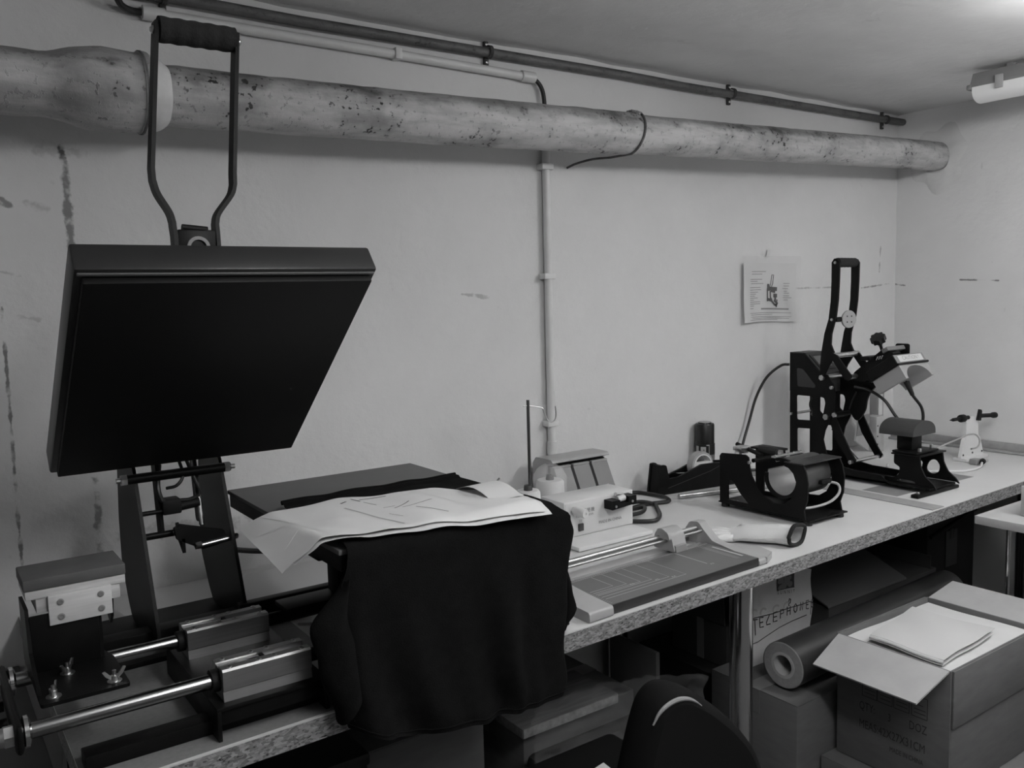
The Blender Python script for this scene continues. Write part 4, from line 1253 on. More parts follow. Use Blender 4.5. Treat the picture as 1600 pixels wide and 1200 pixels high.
# ================================================================== GLOVE
gl = thing('work_glove', 'white knitted work glove with dark cuff lying on the worktop edge', 'glove', (1.66, -0.56, T))
GC = [(1.722, -0.630), (1.718, -0.598), (1.704, -0.560), (1.680, -0.518), (1.655, -0.480)]
def glove_fn(u, v):
    p = smooth_path([(a, b, 0) for a, b in GC], 6)
    i = min(int(v * (len(p) - 1)), len(p) - 2)
    t = v * (len(p) - 1) - i
    c = p[i].lerp(p[i + 1], t)
    d = (p[i + 1] - p[i]).normalized()
    s_ = Vector((-d.y, d.x, 0))
    w_ = lerp_tab([(0, 0.037), (0.25, 0.042), (0.6, 0.053), (0.9, 0.050), (1, 0.036)], v)
    h_ = lerp_tab([(0, 0.024), (0.3, 0.022), (0.7, 0.017), (1, 0.010)], v)
    a = 2 * math.pi * u
    q = c + s_ * w_ * math.cos(a)
    z = T + 0.001 + h_ + h_ * math.sin(a)
    z += 0.0025 * noise.noise(Vector((q.x * 50, q.y * 50, u * 3))) * (1 if math.sin(a) > 0 else 0)
    return Vector((q.x, q.y, max(z, T + 0.0008)))
part(gl, 'palm', MB().grid(29, 24, glove_fn), cottonwhite, angle=60)
fingers = [((1.668, -0.470), (1.640, -0.415)), ((1.652, -0.480), (1.612, -0.432)), ((1.640, -0.492), (1.592, -0.460)), ((1.632, -0.508), (1.580, -0.492))]
for (a, b) in fingers:
    a, b = Vector((a[0], a[1], T + 0.010)), Vector((b[0], b[1], T + 0.009))
    md = (a + b) / 2 + Vector((0, 0, 0.004))
    part(gl, 'finger', MB().tube(smooth_path([a - (b - a) * 0.25, a, md, b, b + (b - a).normalized() * 0.004], 3), [0.0095] * 3 + [0.010] * 3 + [0.0095] * 3 + [0.008, 0.006, 0.004, 0.0015], 12), cottonwhite, angle=60)
part(gl, 'finger', MB().tube(smooth_path([(1.690, -0.53, T + 0.018), (1.712, -0.50, T + 0.016), (1.720, -0.468, T + 0.013), (1.716, -0.450, T + 0.011)], 4), [0.013] * 5 + [0.012] * 4 + [0.010, 0.008, 0.005, 0.002], 12), cottonwhite, angle=60)
cuff = [glove_fn(i / 40, 0.0) for i in range(40)]
cuff = [p + Vector((0.003 * math.sin(i * 0.5), 0, 0.004)) for i, p in enumerate(cuff)]
part(gl, 'cuff', MB().tube(cuff, 0.0048, 8, closed=True), mat('dark_knit', 0.010, 0.95), 'dark knitted cuff')

# ================================================================== MUG PRESS
mp_ = thing('mug_press', 'squat black mug press with an open chrome-lined clamp and curved side plates', 'press', (1.97, -0.40, T))
front = [(-0.243, 0.948), (-0.250, 0.957), (-0.335, 0.963), (-0.346, 0.957), (-0.350, 0.930), (-0.357, 0.907), (-0.374, 0.880), (-0.399, 0.856), (-0.431, 0.843), (-0.462, 0.846), (-0.486, 0.862), (-0.500, 0.888), (-0.503, 0.913), (-0.494, 0.934), (-0.479, 0.947), (-0.466, 0.950), (-0.470, 0.960), (-0.525, 0.960), (-0.534, 0.941), (-0.540, 0.913), (-0.538, 0.868), (-0.528, 0.840), (-0.534, 0.813), (-0.244, 0.813)]
tri = [(-0.274, 0.826), (-0.274, 0.870), (-0.279, 0.881), (-0.287, 0.884), (-0.295, 0.878), (-0.318, 0.850), (-0.347, 0.826)]
for x0 in (1.888, 2.046):
    part(mp_, 'side_plate', MB().plate(front, x0, x0 + 0.005, YZ, [tri]), black)
part(mp_, 'base_plate', MB().box(1.886, 2.053, -0.548, -0.240, T + 0.0125, T + 0.0165, 0.001), black)
for fx in (1.900, 2.038):
    for fy_ in (-0.255, -0.532):
        part(mp_, 'foot', MB().lathe([(0.011, 0.0003), (0.012, 0.002), (0.011, 0.0125)], (fx, fy_, T), (0, 0, 1), 18), mat('rubber_foot', 0.012, 0.8))
part(mp_, 'top_cover', MB().box(1.886, 2.053, -0.528, -0.466, 0.9600, 0.9635, 0.001), mat('black_cover', 0.022, 0.35))
# clamp: split steel band lined with bright metal around the mug opening
RC = Vector((1.905, -0.4525, 0.914))
def ring_band(r0, r1, x0, x1, a0, a1, n=40):
    mb = MB()
    vs_, fs = [], []
    for i in range(n + 1):
        a = a0 + (a1 - a0) * i / n
        c, s_ = math.cos(a), math.sin(a)
        for (r_, x) in ((r0, x0), (r1, x0), (r1, x1), (r0, x1)):
            vs_.append((x, RC.y + r_ * c, RC.z + r_ * s_))
    for i in range(n):
        for j in range(4):
            fs.append((4 * i + j, 4 * i + (j + 1) % 4, 4 * i + 4 + (j + 1) % 4, 4 * i + 4 + j))
    fs += [(0, 1, 2, 3), tuple(4 * n + j for j in (3, 2, 1, 0))]
    return mb.add(vs_, fs)
part(mp_, 'clamp_band', ring_band(0.0505, 0.0535, 1.902, 2.036, R(62), R(62 + 318)), mat('clamp_band', 0.10, 0.4, 0.6), 'dark steel outer band of the clamp')
part(mp_, 'heating_liner', ring_band(0.0465, 0.0503, 1.900, 2.038, R(62), R(62 + 318)), mat('bright_liner', 0.60, 0.38, 0.85, var=0.08, vscale=14), 'bright metal heating liner')
part(mp_, 'liner_rim', ring_band(0.0470, 0.0560, 1.893, 1.901, R(70), R(70 + 300)), black)
strip_ = MB().box(1.905, 2.034, -0.424, -0.410, 0.963, 0.968, 0.001)
cs = part(mp_, 'clamp_strip', strip_, steel)
for k in range(5):
    part(cs, 'rivet', MB().lathe([(0.0035, 0), (0.003, 0.002), (0.0, 0.003)], (1.915 + k * 0.027, -0.417, 0.968), (0, 0, 1), 10), chrome)
# toggle lever with padded grip
part(mp_, 'clamp_lever', MB().tube([(1.935, -0.355, 0.958), (1.955, -0.250, 0.975)], 0.006, 12), black)
part(mp_, 'lever_grip', MB().tube([(1.962, -0.385, 0.968), (1.948, -0.335, 0.972)], 0.0105, 16), grip)
part(mp_, 'lever_nut', MB().lathe([(0.008, 0), (0.008, 0.010)], (1.966, -0.400, 0.968), (-0.25, 1, 0), 6), steel, angle=20)
part(mp_, 'clamp_lever', MB().tube([(1.91, -0.345, 0.945), (2.03, -0.345, 0.945)], 0.006, 12), black)
part(mp_, 'clevis', MB().box(1.915, 1.955, -0.300, -0.268, 0.9640, 0.9760, 0.002).box(1.925, 1.945, -0.30, -0.27, 0.957, 0.965, 0.001), steel)
part(mp_, 'lever_plate', MB().box(1.99, 2.044, -0.36, -0.27, 0.960, 0.966, 0.001), black)
bolt(mp_, 'bolt', (1.889, -0.352, 0.944), (-1, 0, 0), 0.005, 0.008)
part(mp_, 'heater_wire', MB().tube(smooth_path([(2.02, -0.500, 0.895), (2.035, -0.528, 0.890), (2.03, -0.536, 0.868), (2.00, -0.528, 0.846), (1.955, -0.505, 0.834), (1.915, -0.480, 0.832)], 6), 0.0036, 10), mat('white_sleeve', 0.42, 0.6), 'white sleeved heater wire')
part(mp_, 'heater_wire', MB().tube(smooth_path([(1.96, -0.404, 0.93), (1.945, -0.385, 0.905), (1.95, -0.385, 0.880), (1.965, -0.40, 0.862)], 6), 0.0035, 8), cablem)
part(mp_, 'terminal_cover', MB().box(1.985, 2.03, -0.515, -0.497, 0.893, 0.905, 0.002), blackmat)

# ================================================================== CAP PRESS
cp = thing('cap_press', 'tall black cap heat press with raised fork handle and control box', 'press', (2.52, -0.30, T))
PLX, PRX = 2.450, 2.560
body_o = [(-0.062, T + 0.012), (-0.060, 1.204), (-0.112, 1.204), (-0.178, 1.140), (-0.205, 1.138), (-0.226, 1.110), (-0.236, 1.075), (-0.230, 1.028), (-0.216, 0.988), (-0.199, 0.955), (-0.192, 0.923), (-0.204, 0.880), (-0.225, 0.848), (-0.300, 0.838), (-0.400, 0.836), (-0.425, 0.812), (-0.425, T + 0.012)]
h1 = rounded([(-0.086, 1.063), (-0.150, 1.063), (-0.150, 0.982), (-0.088, 0.979)], 0.008)
h2 = rounded([(-0.177, 1.064), (-0.194, 1.062), (-0.199, 1.045), (-0.191, 1.006), (-0.177, 1.016)], 0.006)
h3 = rounded([(-0.089, 0.951), (-0.151, 0.954), (-0.152, 0.866), (-0.090, 0.866)], 0.008)
h4 = rounded([(-0.23, 0.832), (-0.385, 0.828), (-0.385, T + 0.02), (-0.10, T + 0.02), (-0.10, 0.84)], 0.006)
for x0 in (PLX, PRX):
    part(cp, 'side_plate', MB().plate(body_o, x0, x0 + 0.005, YZ, [h1, h2, h3]), black)
part(cp, 'panel_recess', MB().plate(rounded([(-0.089, 1.155), (-0.112, 1.152), (-0.163, 1.100), (-0.159, 1.092), (-0.092, 1.093)], 0.006), PLX - 0.0015, PLX + 0.0005, YZ), mat('dark_panel', 0.030, 0.5))
cb = part(cp, 'control_box', MB().plate([(-0.055, 1.075), (-0.055, 1.207), (-0.114, 1.207), (-0.180, 1.142), (-0.180, 1.075)], PLX + 0.006, PRX - 0.001, YZ), mat('grey_control_box', 0.045, 0.5))
pn = Vector((0, -0.70, 0.71))
scr = MB().box(PLX + 0.016, PRX - 0.012, -0.034, 0.034, 0.0, 0.0022, 0.0005, 1, Matrix.Translation((0, -0.1465, 1.1755)) @ Matrix.Rotation(R(44.6), 4, 'X'))
part(cb, 'display', scr, mat('display_frame', 0.012, 0.4))
scr = MB().box(PLX + 0.026, PRX - 0.022, -0.022, 0.024, 0.0022, 0.003, 0.0003, 1, Matrix.Translation((0, -0.1465, 1.1755)) @ Matrix.Rotation(R(44.6), 4, 'X'))
part(cb, 'display', scr, mat('display_face', 0.12, 0.3))
# rods tying the plates
def tie(y, z, r_, x0=PLX - 0.004, x1=PRX + 0.006, m_=steel, name='tie_rod'):
    part(cp, name, MB().tube([(x0, y, z), (x1, y, z)], r_, 16), m_)
    for xx, d in ((x0 + 0.001, -1), (x1 - 0.001, 1)):
        bolt(cp, 'rod_bolt', (xx, y, z), (d, 0, 0), r_ * 1.15, 0.007)
tie(-0.188, 1.128, 0.0085)
tie(-0.237, 1.203, 0.0085)
tie(-0.290, 1.137, 0.0085)
tie(-0.205, 1.000, 0.009, m_=black)
tie(-0.070, 0.998, 0.0045)
tie(-0.295, 0.862, 0.0058, PLX - 0.002, PRX + 0.06)
tie(-0.230, 1.008, 0.0075, PLX + 0.005, PRX + 0.03, black)
bolt(cp, 'rod_bolt', (PLX - 0.003, -0.226, 1.098), (-1, 0, 0), 0.006, 0.010)
# forked handle
hL = [(-0.222, 1.501), (-0.231, 1.513), (-0.243, 1.511), (-0.250, 1.500), (-0.249, 1.439), (-0.246, 1.38), (-0.240, 1.329), (-0.224, 1.272), (-0.222, 1.238), (-0.238, 1.203), (-0.214, 1.167), (-0.196, 1.130), (-0.185, 1.128), (-0.183, 1.166), (-0.187, 1.210), (-0.198, 1.273), (-0.213, 1.320), (-0.220, 1.38), (-0.222, 1.44)]
for x0 in (PLX - 0.008, PRX - 0.012):
    part(cp, 'handle_fork', MB().plate(hL, x0, x0 + 0.007, YZ), black)
part(cp, 'handle_grip', MB().tube([(PLX - 0.001 + i * 0.0086, -0.2365, 1.5) for i in range(12)], [0.0145 + 0.0008 * (i % 2) for i in range(12)], 20), grip)
bolt(cp, 'rod_bolt', (PLX - 0.008, -0.236, 1.500), (-1, 0, 0), 0.005, 0.004)
part(cp, 'fork_spacer', MB().tube([(PLX - 0.002, -0.232, 1.318), (PRX - 0.01, -0.232, 1.318)], 0.008, 14), black)
bolt(cp, 'rod_bolt', (PLX - 0.008, -0.226, 1.318), (-1, 0, 0), 0.005, 0.004)
dm = MB().lathe([(0.028, 0), (0.0285, 0.001), (0.0285, 0.006), (0.028, 0.007)], (2.505, -0.241, 1.318), (-0.25, -1, 0), 32)
dd = part(cp, 'round_stop', dm, mat('pale_disc', 0.32, 0.45), 'round pale stop plate with four holes')
hm = MB()
for q in range(4):
    a = R(45 + 90 * q)
    hm.lathe([(0.0026, 0), (0.0026, 0.0006)], Vector((2.505, -0.241, 1.318)) + Vector((-0.25, -1, 0)).normalized() * 0.007 + Vector((math.cos(a) * 0.012, -math.cos(a) * 0.003, math.sin(a) * 0.013)), (-0.25, -1, 0), 10)
part(dd, 'hole', hm, ink)
for x0 in (PLX - 0.0145, PRX - 0.002):
    part(cp, 'link_arm', MB().plate(rounded([(-0.228, 1.214), (-0.249, 1.205), (-0.303, 1.140), (-0.293, 1.125), (-0.278, 1.130), (-0.226, 1.196)], 0.006), x0, x0 + 0.006, YZ), black)
# curved front arms running down to the lower rod
armc = [(-0.226, 1.010), (-0.238, 0.990), (-0.262, 0.943), (-0.290, 0.893), (-0.308, 0.868), (-0.300, 0.855), (-0.284, 0.858), (-0.262, 0.890), (-0.232, 0.934), (-0.217, 0.972), (-0.210, 1.000)]
for x0 in (PLX + 0.006, PRX + 0.045):
    part(cp, 'front_arm', MB().plate(armc, x0, x0 + 0.006, YZ), black)
part(cp, 'swing_arm', MB().plate(smooth2([(-0.240, 1.135), (-0.300, 1.150), (-0.345, 1.145), (-0.370, 1.135), (-0.320, 1.095), (-0.298, 1.060), (-0.290, 1.02), (-0.262, 0.985), (-0.235, 1.02), (-0.225, 1.09)], 4), PRX - 0.03, PRX - 0.022, YZ), black)
part(cp, 'gas_strut', MB().tube([(2.50, -0.195, 0.955), (2.50, -0.245, 0.905)], 0.0065, 14), black)
part(cp, 'gas_strut', MB().tube([(2.50, -0.243, 0.907), (2.50, -0.290, 0.865)], 0.0032, 10), steel)
# head: tilted block, alu heater with concave underside, pressure knob
HP0 = Vector((2.505, -0.362, 1.152))
hu = Vector((0, -0.838, 0.545)).normalized()
hn = Vector((0, -0.545, -0.838)).normalized()
HM = Matrix(((1, hu.x, hn.x, HP0.x), (0, hu.y, hn.y, HP0.y), (0, hu.z, hn.z, HP0.z), (0, 0, 0, 1)))
def hw(a, b, t):
    return HM @ Vector((a, b, t))
head = part(cp, 'head_block', MB().box(-0.082, 0.082, 0.0, 0.105, -0.006, 0.026, 0.002, 1, HM), black)
part(head, 'head_lip', MB().box(-0.084, 0.084, -0.002, 0.109, 0.024, 0.030, 0.001, 1, HM), black)
part(head, 'warning_label', MB().box(-0.064, 0.066, 0.1052, 0.1066, -0.001, 0.020, 0.0003, 1, HM), mat('label_face', 0.55, 0.5))
part(head, 'label_frame', MB().box(-0.080, 0.080, 0.1045, 0.1054, -0.005, 0.025, 0.0003, 1, HM), mat('label_back', 0.20, 0.5))
part(head, 'lettering', text_mb('CAUTION !', 0.018, lambda x, y, d: hw(x, 0.1068 + d, 0.0095 - y)), mat('label_ink', 0.22, 0.6))
arch = [(-0.078, 0.030), (0.078, 0.030), (0.078, 0.074)] + [(0.064 * math.cos(a), 0.074 - 0.040 * math.sin(a)) for a in [math.pi * i / 16 for i in range(17)]] + [(-0.078, 0.074)]
part(cp, 'heater', MB().plate(arch, 0.004, 0.104, lambda a, b, t: hw(a, t, b)), mat('cast_heater', 0.40, 0.45, 0.6), 'cast aluminium heater with concave face', angle=30)
part(cp, 'head_arm', MB().plate(rounded([(-0.270, 1.125), (-0.285, 1.150), (-0.380, 1.226), (-0.418, 1.216), (-0.410, 1.200), (-0.375, 1.165), (-0.320, 1.120)], 0.006), 2.478, 2.520, YZ), black)
part(cp, 'head_arm', MB().box(2.455, 2.555, -0.352, -0.318, 1.190, 1.203, 0.003), black)
slide = MB().box(-0.045, 0.052, -0.012, 0.012, -0.004, 0.010, 0.002, 1, Matrix.Translation((2.515, -0.395, 1.222)) @ Matrix.Rotation(R(-28), 4, 'X'))
part(cp, 'slide_bar', slide, mat('slide_grey', 0.16, 0.4))
part(cp, 'slide_bar', MB().box(2.562, 2.570, -0.418, -0.372, 1.205, 1.240, 0.006), black)
kx = Vector((0, -0.45, 0.89)).normalized()
kx = Vector((-0.60, -0.06, 0.80)).normalized()
KB = Vector((2.545, -0.345, 1.203))
part(cp, 'pressure_screw', MB().lathe([(0.0055, 0), (0.0055, 0.045), (0.009, 0.046), (0.009, 0.052)], KB, kx, 16), steel)
kn = MB()
for i in range(2):
    pass
prof_k = []
for i in range(48):
    a = 2 * math.pi * i / 48
    prof_k.append(((0.0215 + 0.002 * math.cos(8 * a)) * math.cos(a), (0.0215 + 0.002 * math.cos(8 * a)) * math.sin(a)))
ku = kx.orthogonal().normalized(); kw = kx.cross(ku)
kn.plate(prof_k, 0.058, 0.076, lambda a, b, t: KB + ku * a + kw * b + kx * t)
kn.lathe([(0.011, 0.050), (0.013, 0.058)], KB, kx, 20)
part(cp, 'pressure_knob', kn, mat('knob_plastic', 0.014, 0.35))
for q in range(3):
    part(cp, 'spring', MB().tube([(2.440 + 0.0, -0.385 - 0.008 * q, 1.195 + 0.002 * q), (2.440, -0.390 - 0.008 * q, 1.206 + 0.002 * q)], 0.0022, 8), chrome)
# cables
part(cp, 'head_cable', MB().tube(smooth_path([(2.50, -0.27, 1.100), (2.52, -0.31, 1.090), (2.535, -0.355, 1.060), (2.545, -0.385, 1.015), (2.56, -0.405, 0.985), (2.59, -0.425, 0.972), (2.61, -0.44, 0.99), (2.605, -0.44, 1.035), (2.58, -0.425, 1.075), (2.565, -0.415, 1.105), (2.562, -0.412, 1.125)], 6), 0.0048, 10), cablem)
part(cp, 'cable_boot', MB().tube([(2.578, -0.424, 1.078), (2.562, -0.412, 1.122)], [0.0065, 0.0095], 12), cablem)
part(cp, 'inner_cable', MB().tube(smooth_path([(2.50, -0.13, 1.085), (2.50, -0.11, 1.05), (2.50, -0.105, 1.02), (2.50, -0.13, 1.00), (2.50, -0.17, 0.985), (2.50, -0.215, 0.965)], 5), 0.0028, 8), cablem)
part(cp, 'inner_cable', MB().tube(smooth_path([(2.52, -0.165, 1.085), (2.52, -0.17, 1.03), (2.52, -0.19, 1.0)], 5), 0.0028, 8), cablem)
part(cp, 'inner_cable', MB().tube(smooth_path([(2.53, -0.26, 1.08), (2.53, -0.245, 1.05), (2.53, -0.235, 1.02)], 5), 0.003, 8), cablem)
part(cp, 'plug', MB().tube([(2.49, -0.12, 1.0), (2.49, -0.155, 0.98)], 0.007, 12), mat('plug_grey', 0.12, 0.5))
part(cp, 'mains_lead', MB().tube(smooth_path([(2.452, -0.056, 1.165), (2.44, -0.03, 1.160), (2.41, 0.005, 1.12), (2.385, 0.03, 1.05), (2.36, 0.038, 0.97), (2.325, 0.035, 0.90), (2.30, 0.03, 0.84), (2.30, 0.02, T + 0.012), (2.34, -0.01, T + 0.0085)], 6), 0.0048, 10), cablem)
# base and stand for the cap form
part(cp, 'base_rail', MB().plate([(-0.058, T + 0.012), (-0.555, T + 0.012), (-0.555, T + 0.017), (-0.058, T + 0.017)], PLX, PRX + 0.04, YZ), black)
for fx in (PLX + 0.012, PRX + 0.02):
    part(cp, 'foot', MB().lathe([(0.010, 0.0004), (0.011, 0.012)], (fx, -0.075, T), (0, 0, 1), 16), mat('rubber_foot', 0.012))
legp = [(-0.430, 0.905), (-0.512, 0.905), (-0.516, 0.875), (-0.530, 0.848), (-0.556, 0.828), (-0.567, 0.812), (-0.558, T + 0.018), (-0.40, T + 0.018), (-0.40, 0.832), (-0.431, 0.832), (-0.446, 0.842), (-0.450, 0.866), (-0.430, 0.876)]
hole_l = smooth2([(-0.470, 0.87), (-0.462, 0.845), (-0.478, 0.832), (-0.500, 0.840), (-0.504, 0.862), (-0.490, 0.878)], 4)
hole_s = smooth2([(-0.44, 0.823), (-0.47, 0.822), (-0.50, 0.823), (-0.49, 0.829), (-0.45, 0.829)], 3)
part(cp, 'stand_leg', MB().plate(rounded(legp, 0.005, 2), 2.470, 2.476, YZ, [hole_s]), black)
part(cp, 'stand_leg', MB().plate(rounded(legp, 0.005, 2), 2.600, 2.606, YZ, [hole_l]), black)
part(cp, 'stand_foot', MB().box(2.375, 2.605, -0.565, -0.540, T + 0.0005, T + 0.011, 0.003), black)
part(cp, 'levelling_screw', MB().lathe([(0.005, 0), (0.005, 0.004), (0.003, 0.006)], (2.395, -0.552, T + 0.011), (0, 0, 1), 8), steel)
part(cp, 'stand_deck', MB().box(2.462, 2.612, -0.518, -0.425, 0.905, 0.910, 0.001), black)
part(cp, 'stand_deck', MB().box(2.462, 2.585, -0.508, -0.428, 0.912, 0.918, 0.001), black)
part(cp, 'form_column', MB().box(2.492, 2.548, -0.475, -0.425, 0.918, 0.966, 0.002), black)
bolt(cp, 'rod_bolt', (2.490, -0.500, 0.918), (0, 0, 1), 0.006, 0.010)
bolt(cp, 'rod_bolt', (2.575, -0.490, 0.918), (0, 0, 1), 0.005, 0.012)
bolt(cp, 'rod_bolt', (2.535, -0.43, 0.918), (0, 0, 1), 0.005, 0.014)
arc = [(2.455, 0.966), (2.581, 0.966), (2.581, 0.976)] + [(2.518 + 0.063 * math.cos(a), 0.976 + 0.034 * math.sin(a)) for a in [math.pi * i / 18 for i in range(1, 18)]] + [(2.455, 0.976)]
part(cp, 'cap_form', MB().plate(arc, -0.499, -0.388, XZ), mat('form_rubber', 0.040, 0.6), 'dark rubber cap form with arched top', angle=30)
sprg = []
for i in range(90):
    a = i * 0.55
    sprg.append((2.49 + 0.011 * math.cos(a), -0.470 + 0.0004 * i, 0.872 - 0.0005 * i + 0.011 * math.sin(a)))
part(cp, 'spring', MB().tube(sprg, 0.0018, 6), steel)

# ================================================================== CORNER: SHEET METAL DEVICE, CHUCK BRACKET, CORDS
dv = thing('cutting_head', 'pale sheet metal machine head standing behind the cap press', 'machine', (2.93, -0.06, T))
part(dv, 'column', MB().box(2.955, 3.005, -0.070, -0.020, T + 0.0005, 0.935, 0.002), alulight)
part(dv, 'side_panel', MB().plate([(2.870, T + 0.05), (2.955, T + 0.0005), (2.955, 1.035), (2.905, 1.035), (2.890, 0.95)], -0.040, -0.032, XZ), alulight)
part(dv, 'side_panel', MB().plate([(2.870, 0.868), (2.950, 0.868), (2.950, 0.945), (2.885, 0.945)], -0.0445, -0.0402, XZ), midgrey)
part(dv, 'upper_panel', MB().plate([(3.020, 0.86), (3.062, 0.86), (3.062, 1.035), (3.020, 1.035)], -0.03, 0.02, XZ), mat('grey_sheet', 0.30, 0.5, 0.3))
part(dv, 'front_panel', MB().plate([(3.025, 0.93), (3.050, 0.93), (3.050, 1.01), (3.025, 1.01)], -0.034, -0.031, XZ), whiteplastic)
part(dv, 'cross_tie', MB().box(3.0, 3.03, -0.03, 0.0, 0.90, 0.93, 0.001), alulight)
part(dv, 'top_clip', MB().box(3.062, 3.085, -0.02, 0.0, 0.985, 1.030, 0.002).box(3.055, 3.10, -0.025, 0.005, 1.030, 1.036, 0.001), midgrey)
sc = MB()
for z in (0.83, 0.86, 0.90):
    sc.lathe([(0.003, 0), (0.003, 0.0015)], (2.962, -0.070, z), (0, -1, 0), 8)
part(dv, 'screw', sc, ink)

cbk = thing('chuck_bracket', 'white bracket holding a black pointed spindle near the right wall', 'bracket', (3.075, -0.36, T))
part(cbk, 'foot', MB().box(3.000, 3.155, -0.385, -0.335, T + 0.0005, T + 0.012, 0.002), whiteplastic)
part(cbk, 'upright', MB().plate(rounded([(2.998, T + 0.012), (3.155, T + 0.012), (3.130, 0.872), (3.115, 0.885), (3.112, 0.952), (3.028, 0.955), (3.030, 0.885), (3.018, 0.872)], 0.004), -0.366, -0.354, XZ), whiteplastic)
part(cbk, 'spindle', MB().lathe([(0.0, 0), (0.0045, 0.026), (0.006, 0.028), (0.006, 0.078), (0.012, 0.080), (0.0135, 0.085), (0.0135, 0.105), (0.011, 0.110), (0.007, 0.112), (0.007, 0.14)], (2.900, -0.372, 0.958), (1, 0.04, -0.03), 20), blackmat)
part(cbk, 'spindle', MB().lathe([(0.0075, 0), (0.0075, 0.095), (0.009, 0.10), (0.0108, 0.108), (0.0108, 0.125), (0.009, 0.128)], (3.122, -0.364, 0.951), (1, 0.04, -0.08), 20), blackmat)
part(cbk, 'lock_lever', MB().plate(rounded([(3.094, 0.938), (3.112, 0.936), (3.118, 0.970), (3.108, 0.978)], 0.004), -0.376, -0.366, XZ), blackmat)
sc = MB()
for x, z in ((3.012, T + 0.022), (3.075, T + 0.024), (3.142, T + 0.022)):
    sc.lathe([(0.0035, 0), (0.0035, 0.002)], (x, -0.366, z), (0, -1, 0), 8)
part(cbk, 'screw', sc, ink)

cd = thing('mains_cable', 'thin white mains cord with plug curling behind the cap press stand', 'cord', (2.85, -0.42, T))
part(cd, 'cable_length', MB().tube(smooth_path([(2.76, -0.235, T + 0.0045), (2.70, -0.275, T + 0.0045), (2.70, -0.33, T + 0.0045), (2.74, -0.375, T + 0.0045), (2.79, -0.425, T + 0.0045), (2.85, -0.465, T + 0.0045), (2.93, -0.465, T + 0.006), (2.985, -0.445, T + 0.010)], 7), 0.0038, 8), whiteplastic)
part(cd, 'plug', MB().tube([(2.985, -0.445, T + 0.011), (3.005, -0.438, T + 0.012)], [0.008, 0.010], 12), blackmat)
part(cd, 'plug', MB().box(2.975, 3.01, -0.432, -0.405, T + 0.001, T + 0.020, 0.004), mat('plug_clear_grey', 0.24, 0.4))
part(cd, 'plug_pin', MB().tube([(3.003, -0.436, T + 0.013), (3.030, -0.44, T + 0.012)], 0.0055, 10), steel)
hk = thing('wire_hook', 'long bent wire hook leaning out over the corner worktop', 'hook', (2.80, -0.45, T))
hook_pts = [(2.62, -0.415, 0.905), (2.690, -0.43, 0.912)] + smooth_path([(2.866, -0.455, 0.922), (2.905, -0.457, 0.920), (2.932, -0.458, 0.905), (2.936, -0.459, 0.885), (2.915, -0.46, 0.873), (2.880, -0.46, 0.873)], 5)
hook_pts = [(2.615, -0.400, 0.8725), (2.700, -0.42, 0.885)] + hook_pts[2:]
part(hk, 'wire', MB().tube(hook_pts, 0.0028, 8), steel)
hk2 = MB().tube([(2.615, -0.400, 0.8725), (2.612, -0.385, 0.84), (2.625, -0.37, T + 0.0035), (2.650, -0.35, T + 0.0035)], 0.0028, 8)
part(hk, 'wire', hk2, steel)
# flat items under the cap press
single('grey_sheet', MB().plate([(2.365, -0.39), (2.79, -0.40), (2.79, -0.515), (2.365, -0.505)], T + 0.0002, T + 0.0005, XY), mat('grey_film', 0.22, 0.5), 'thin grey sheet lying under the front of the cap press', 'sheet')
single('flat_bar', MB().box(2.63, 2.80, -0.345, -0.325, T + 0.0005, T + 0.004, 0.001, 1, None), mat('flat_bar', 0.32, 0.4, 0.5), 'flat metal bar lying on the worktop beside the cap press', 'bar')

# ================================================================== DOCUMENT ON THE WALL
doc = thing('wall_sheet', 'printed diagram sheet in a clear sleeve taped to the wall', 'poster', (2.495, YW, 1.302))
def doc_fn(u, v):
    x = 2.332 + 0.328 * u
    z = 1.300 + 0.228 * v + 0.004 * math.sin(u * 5) * (1 - v)
    y = YW - 0.004 - 0.012 * (1 - u) ** 3 * (1 - 0.3 * v) - 0.006 * (1 - v) ** 3 + 0.0015 * math.sin(u * 14 + v * 5)
    return Vector((x, y, z))
part(doc, 'sheet', MB().grid(30, 22, lambda u, v: doc_fn(0.04 + 0.90 * u, 0.03 + 0.90 * v), 0.0006), mat('printed_sheet', 0.62, 0.6), angle=60)
part(doc, 'sleeve', MB().grid(34, 26, lambda u, v: doc_fn(u * 1.02, v * 1.04) + Vector((0, -0.0022 - 0.0022 * noise.noise(Vector((u * 6, v * 6, 2))), 0))), mat('sleeve_film', 0.85, 0.25, alpha=0.10, spec=0.4), 'clear plastic sleeve', angle=60)
part(doc, 'tape', MB().grid(4, 6, lambda u, v: doc_fn(0.42 + 0.06 * u + 0.03 * v, 1.03 + 0.10 * v) + Vector((0, 0.0005, 0))), mat('tape_film', 0.60, 0.4))
tx = MB()
def dline(u0, u1, v, w_=0.0022):
    tx.ribbon([doc_fn(u0 + (u1 - u0) * k / 4, v) + Vector((0, -0.0012, 0)) for k in range(5)], w_, (0, -1, 0))
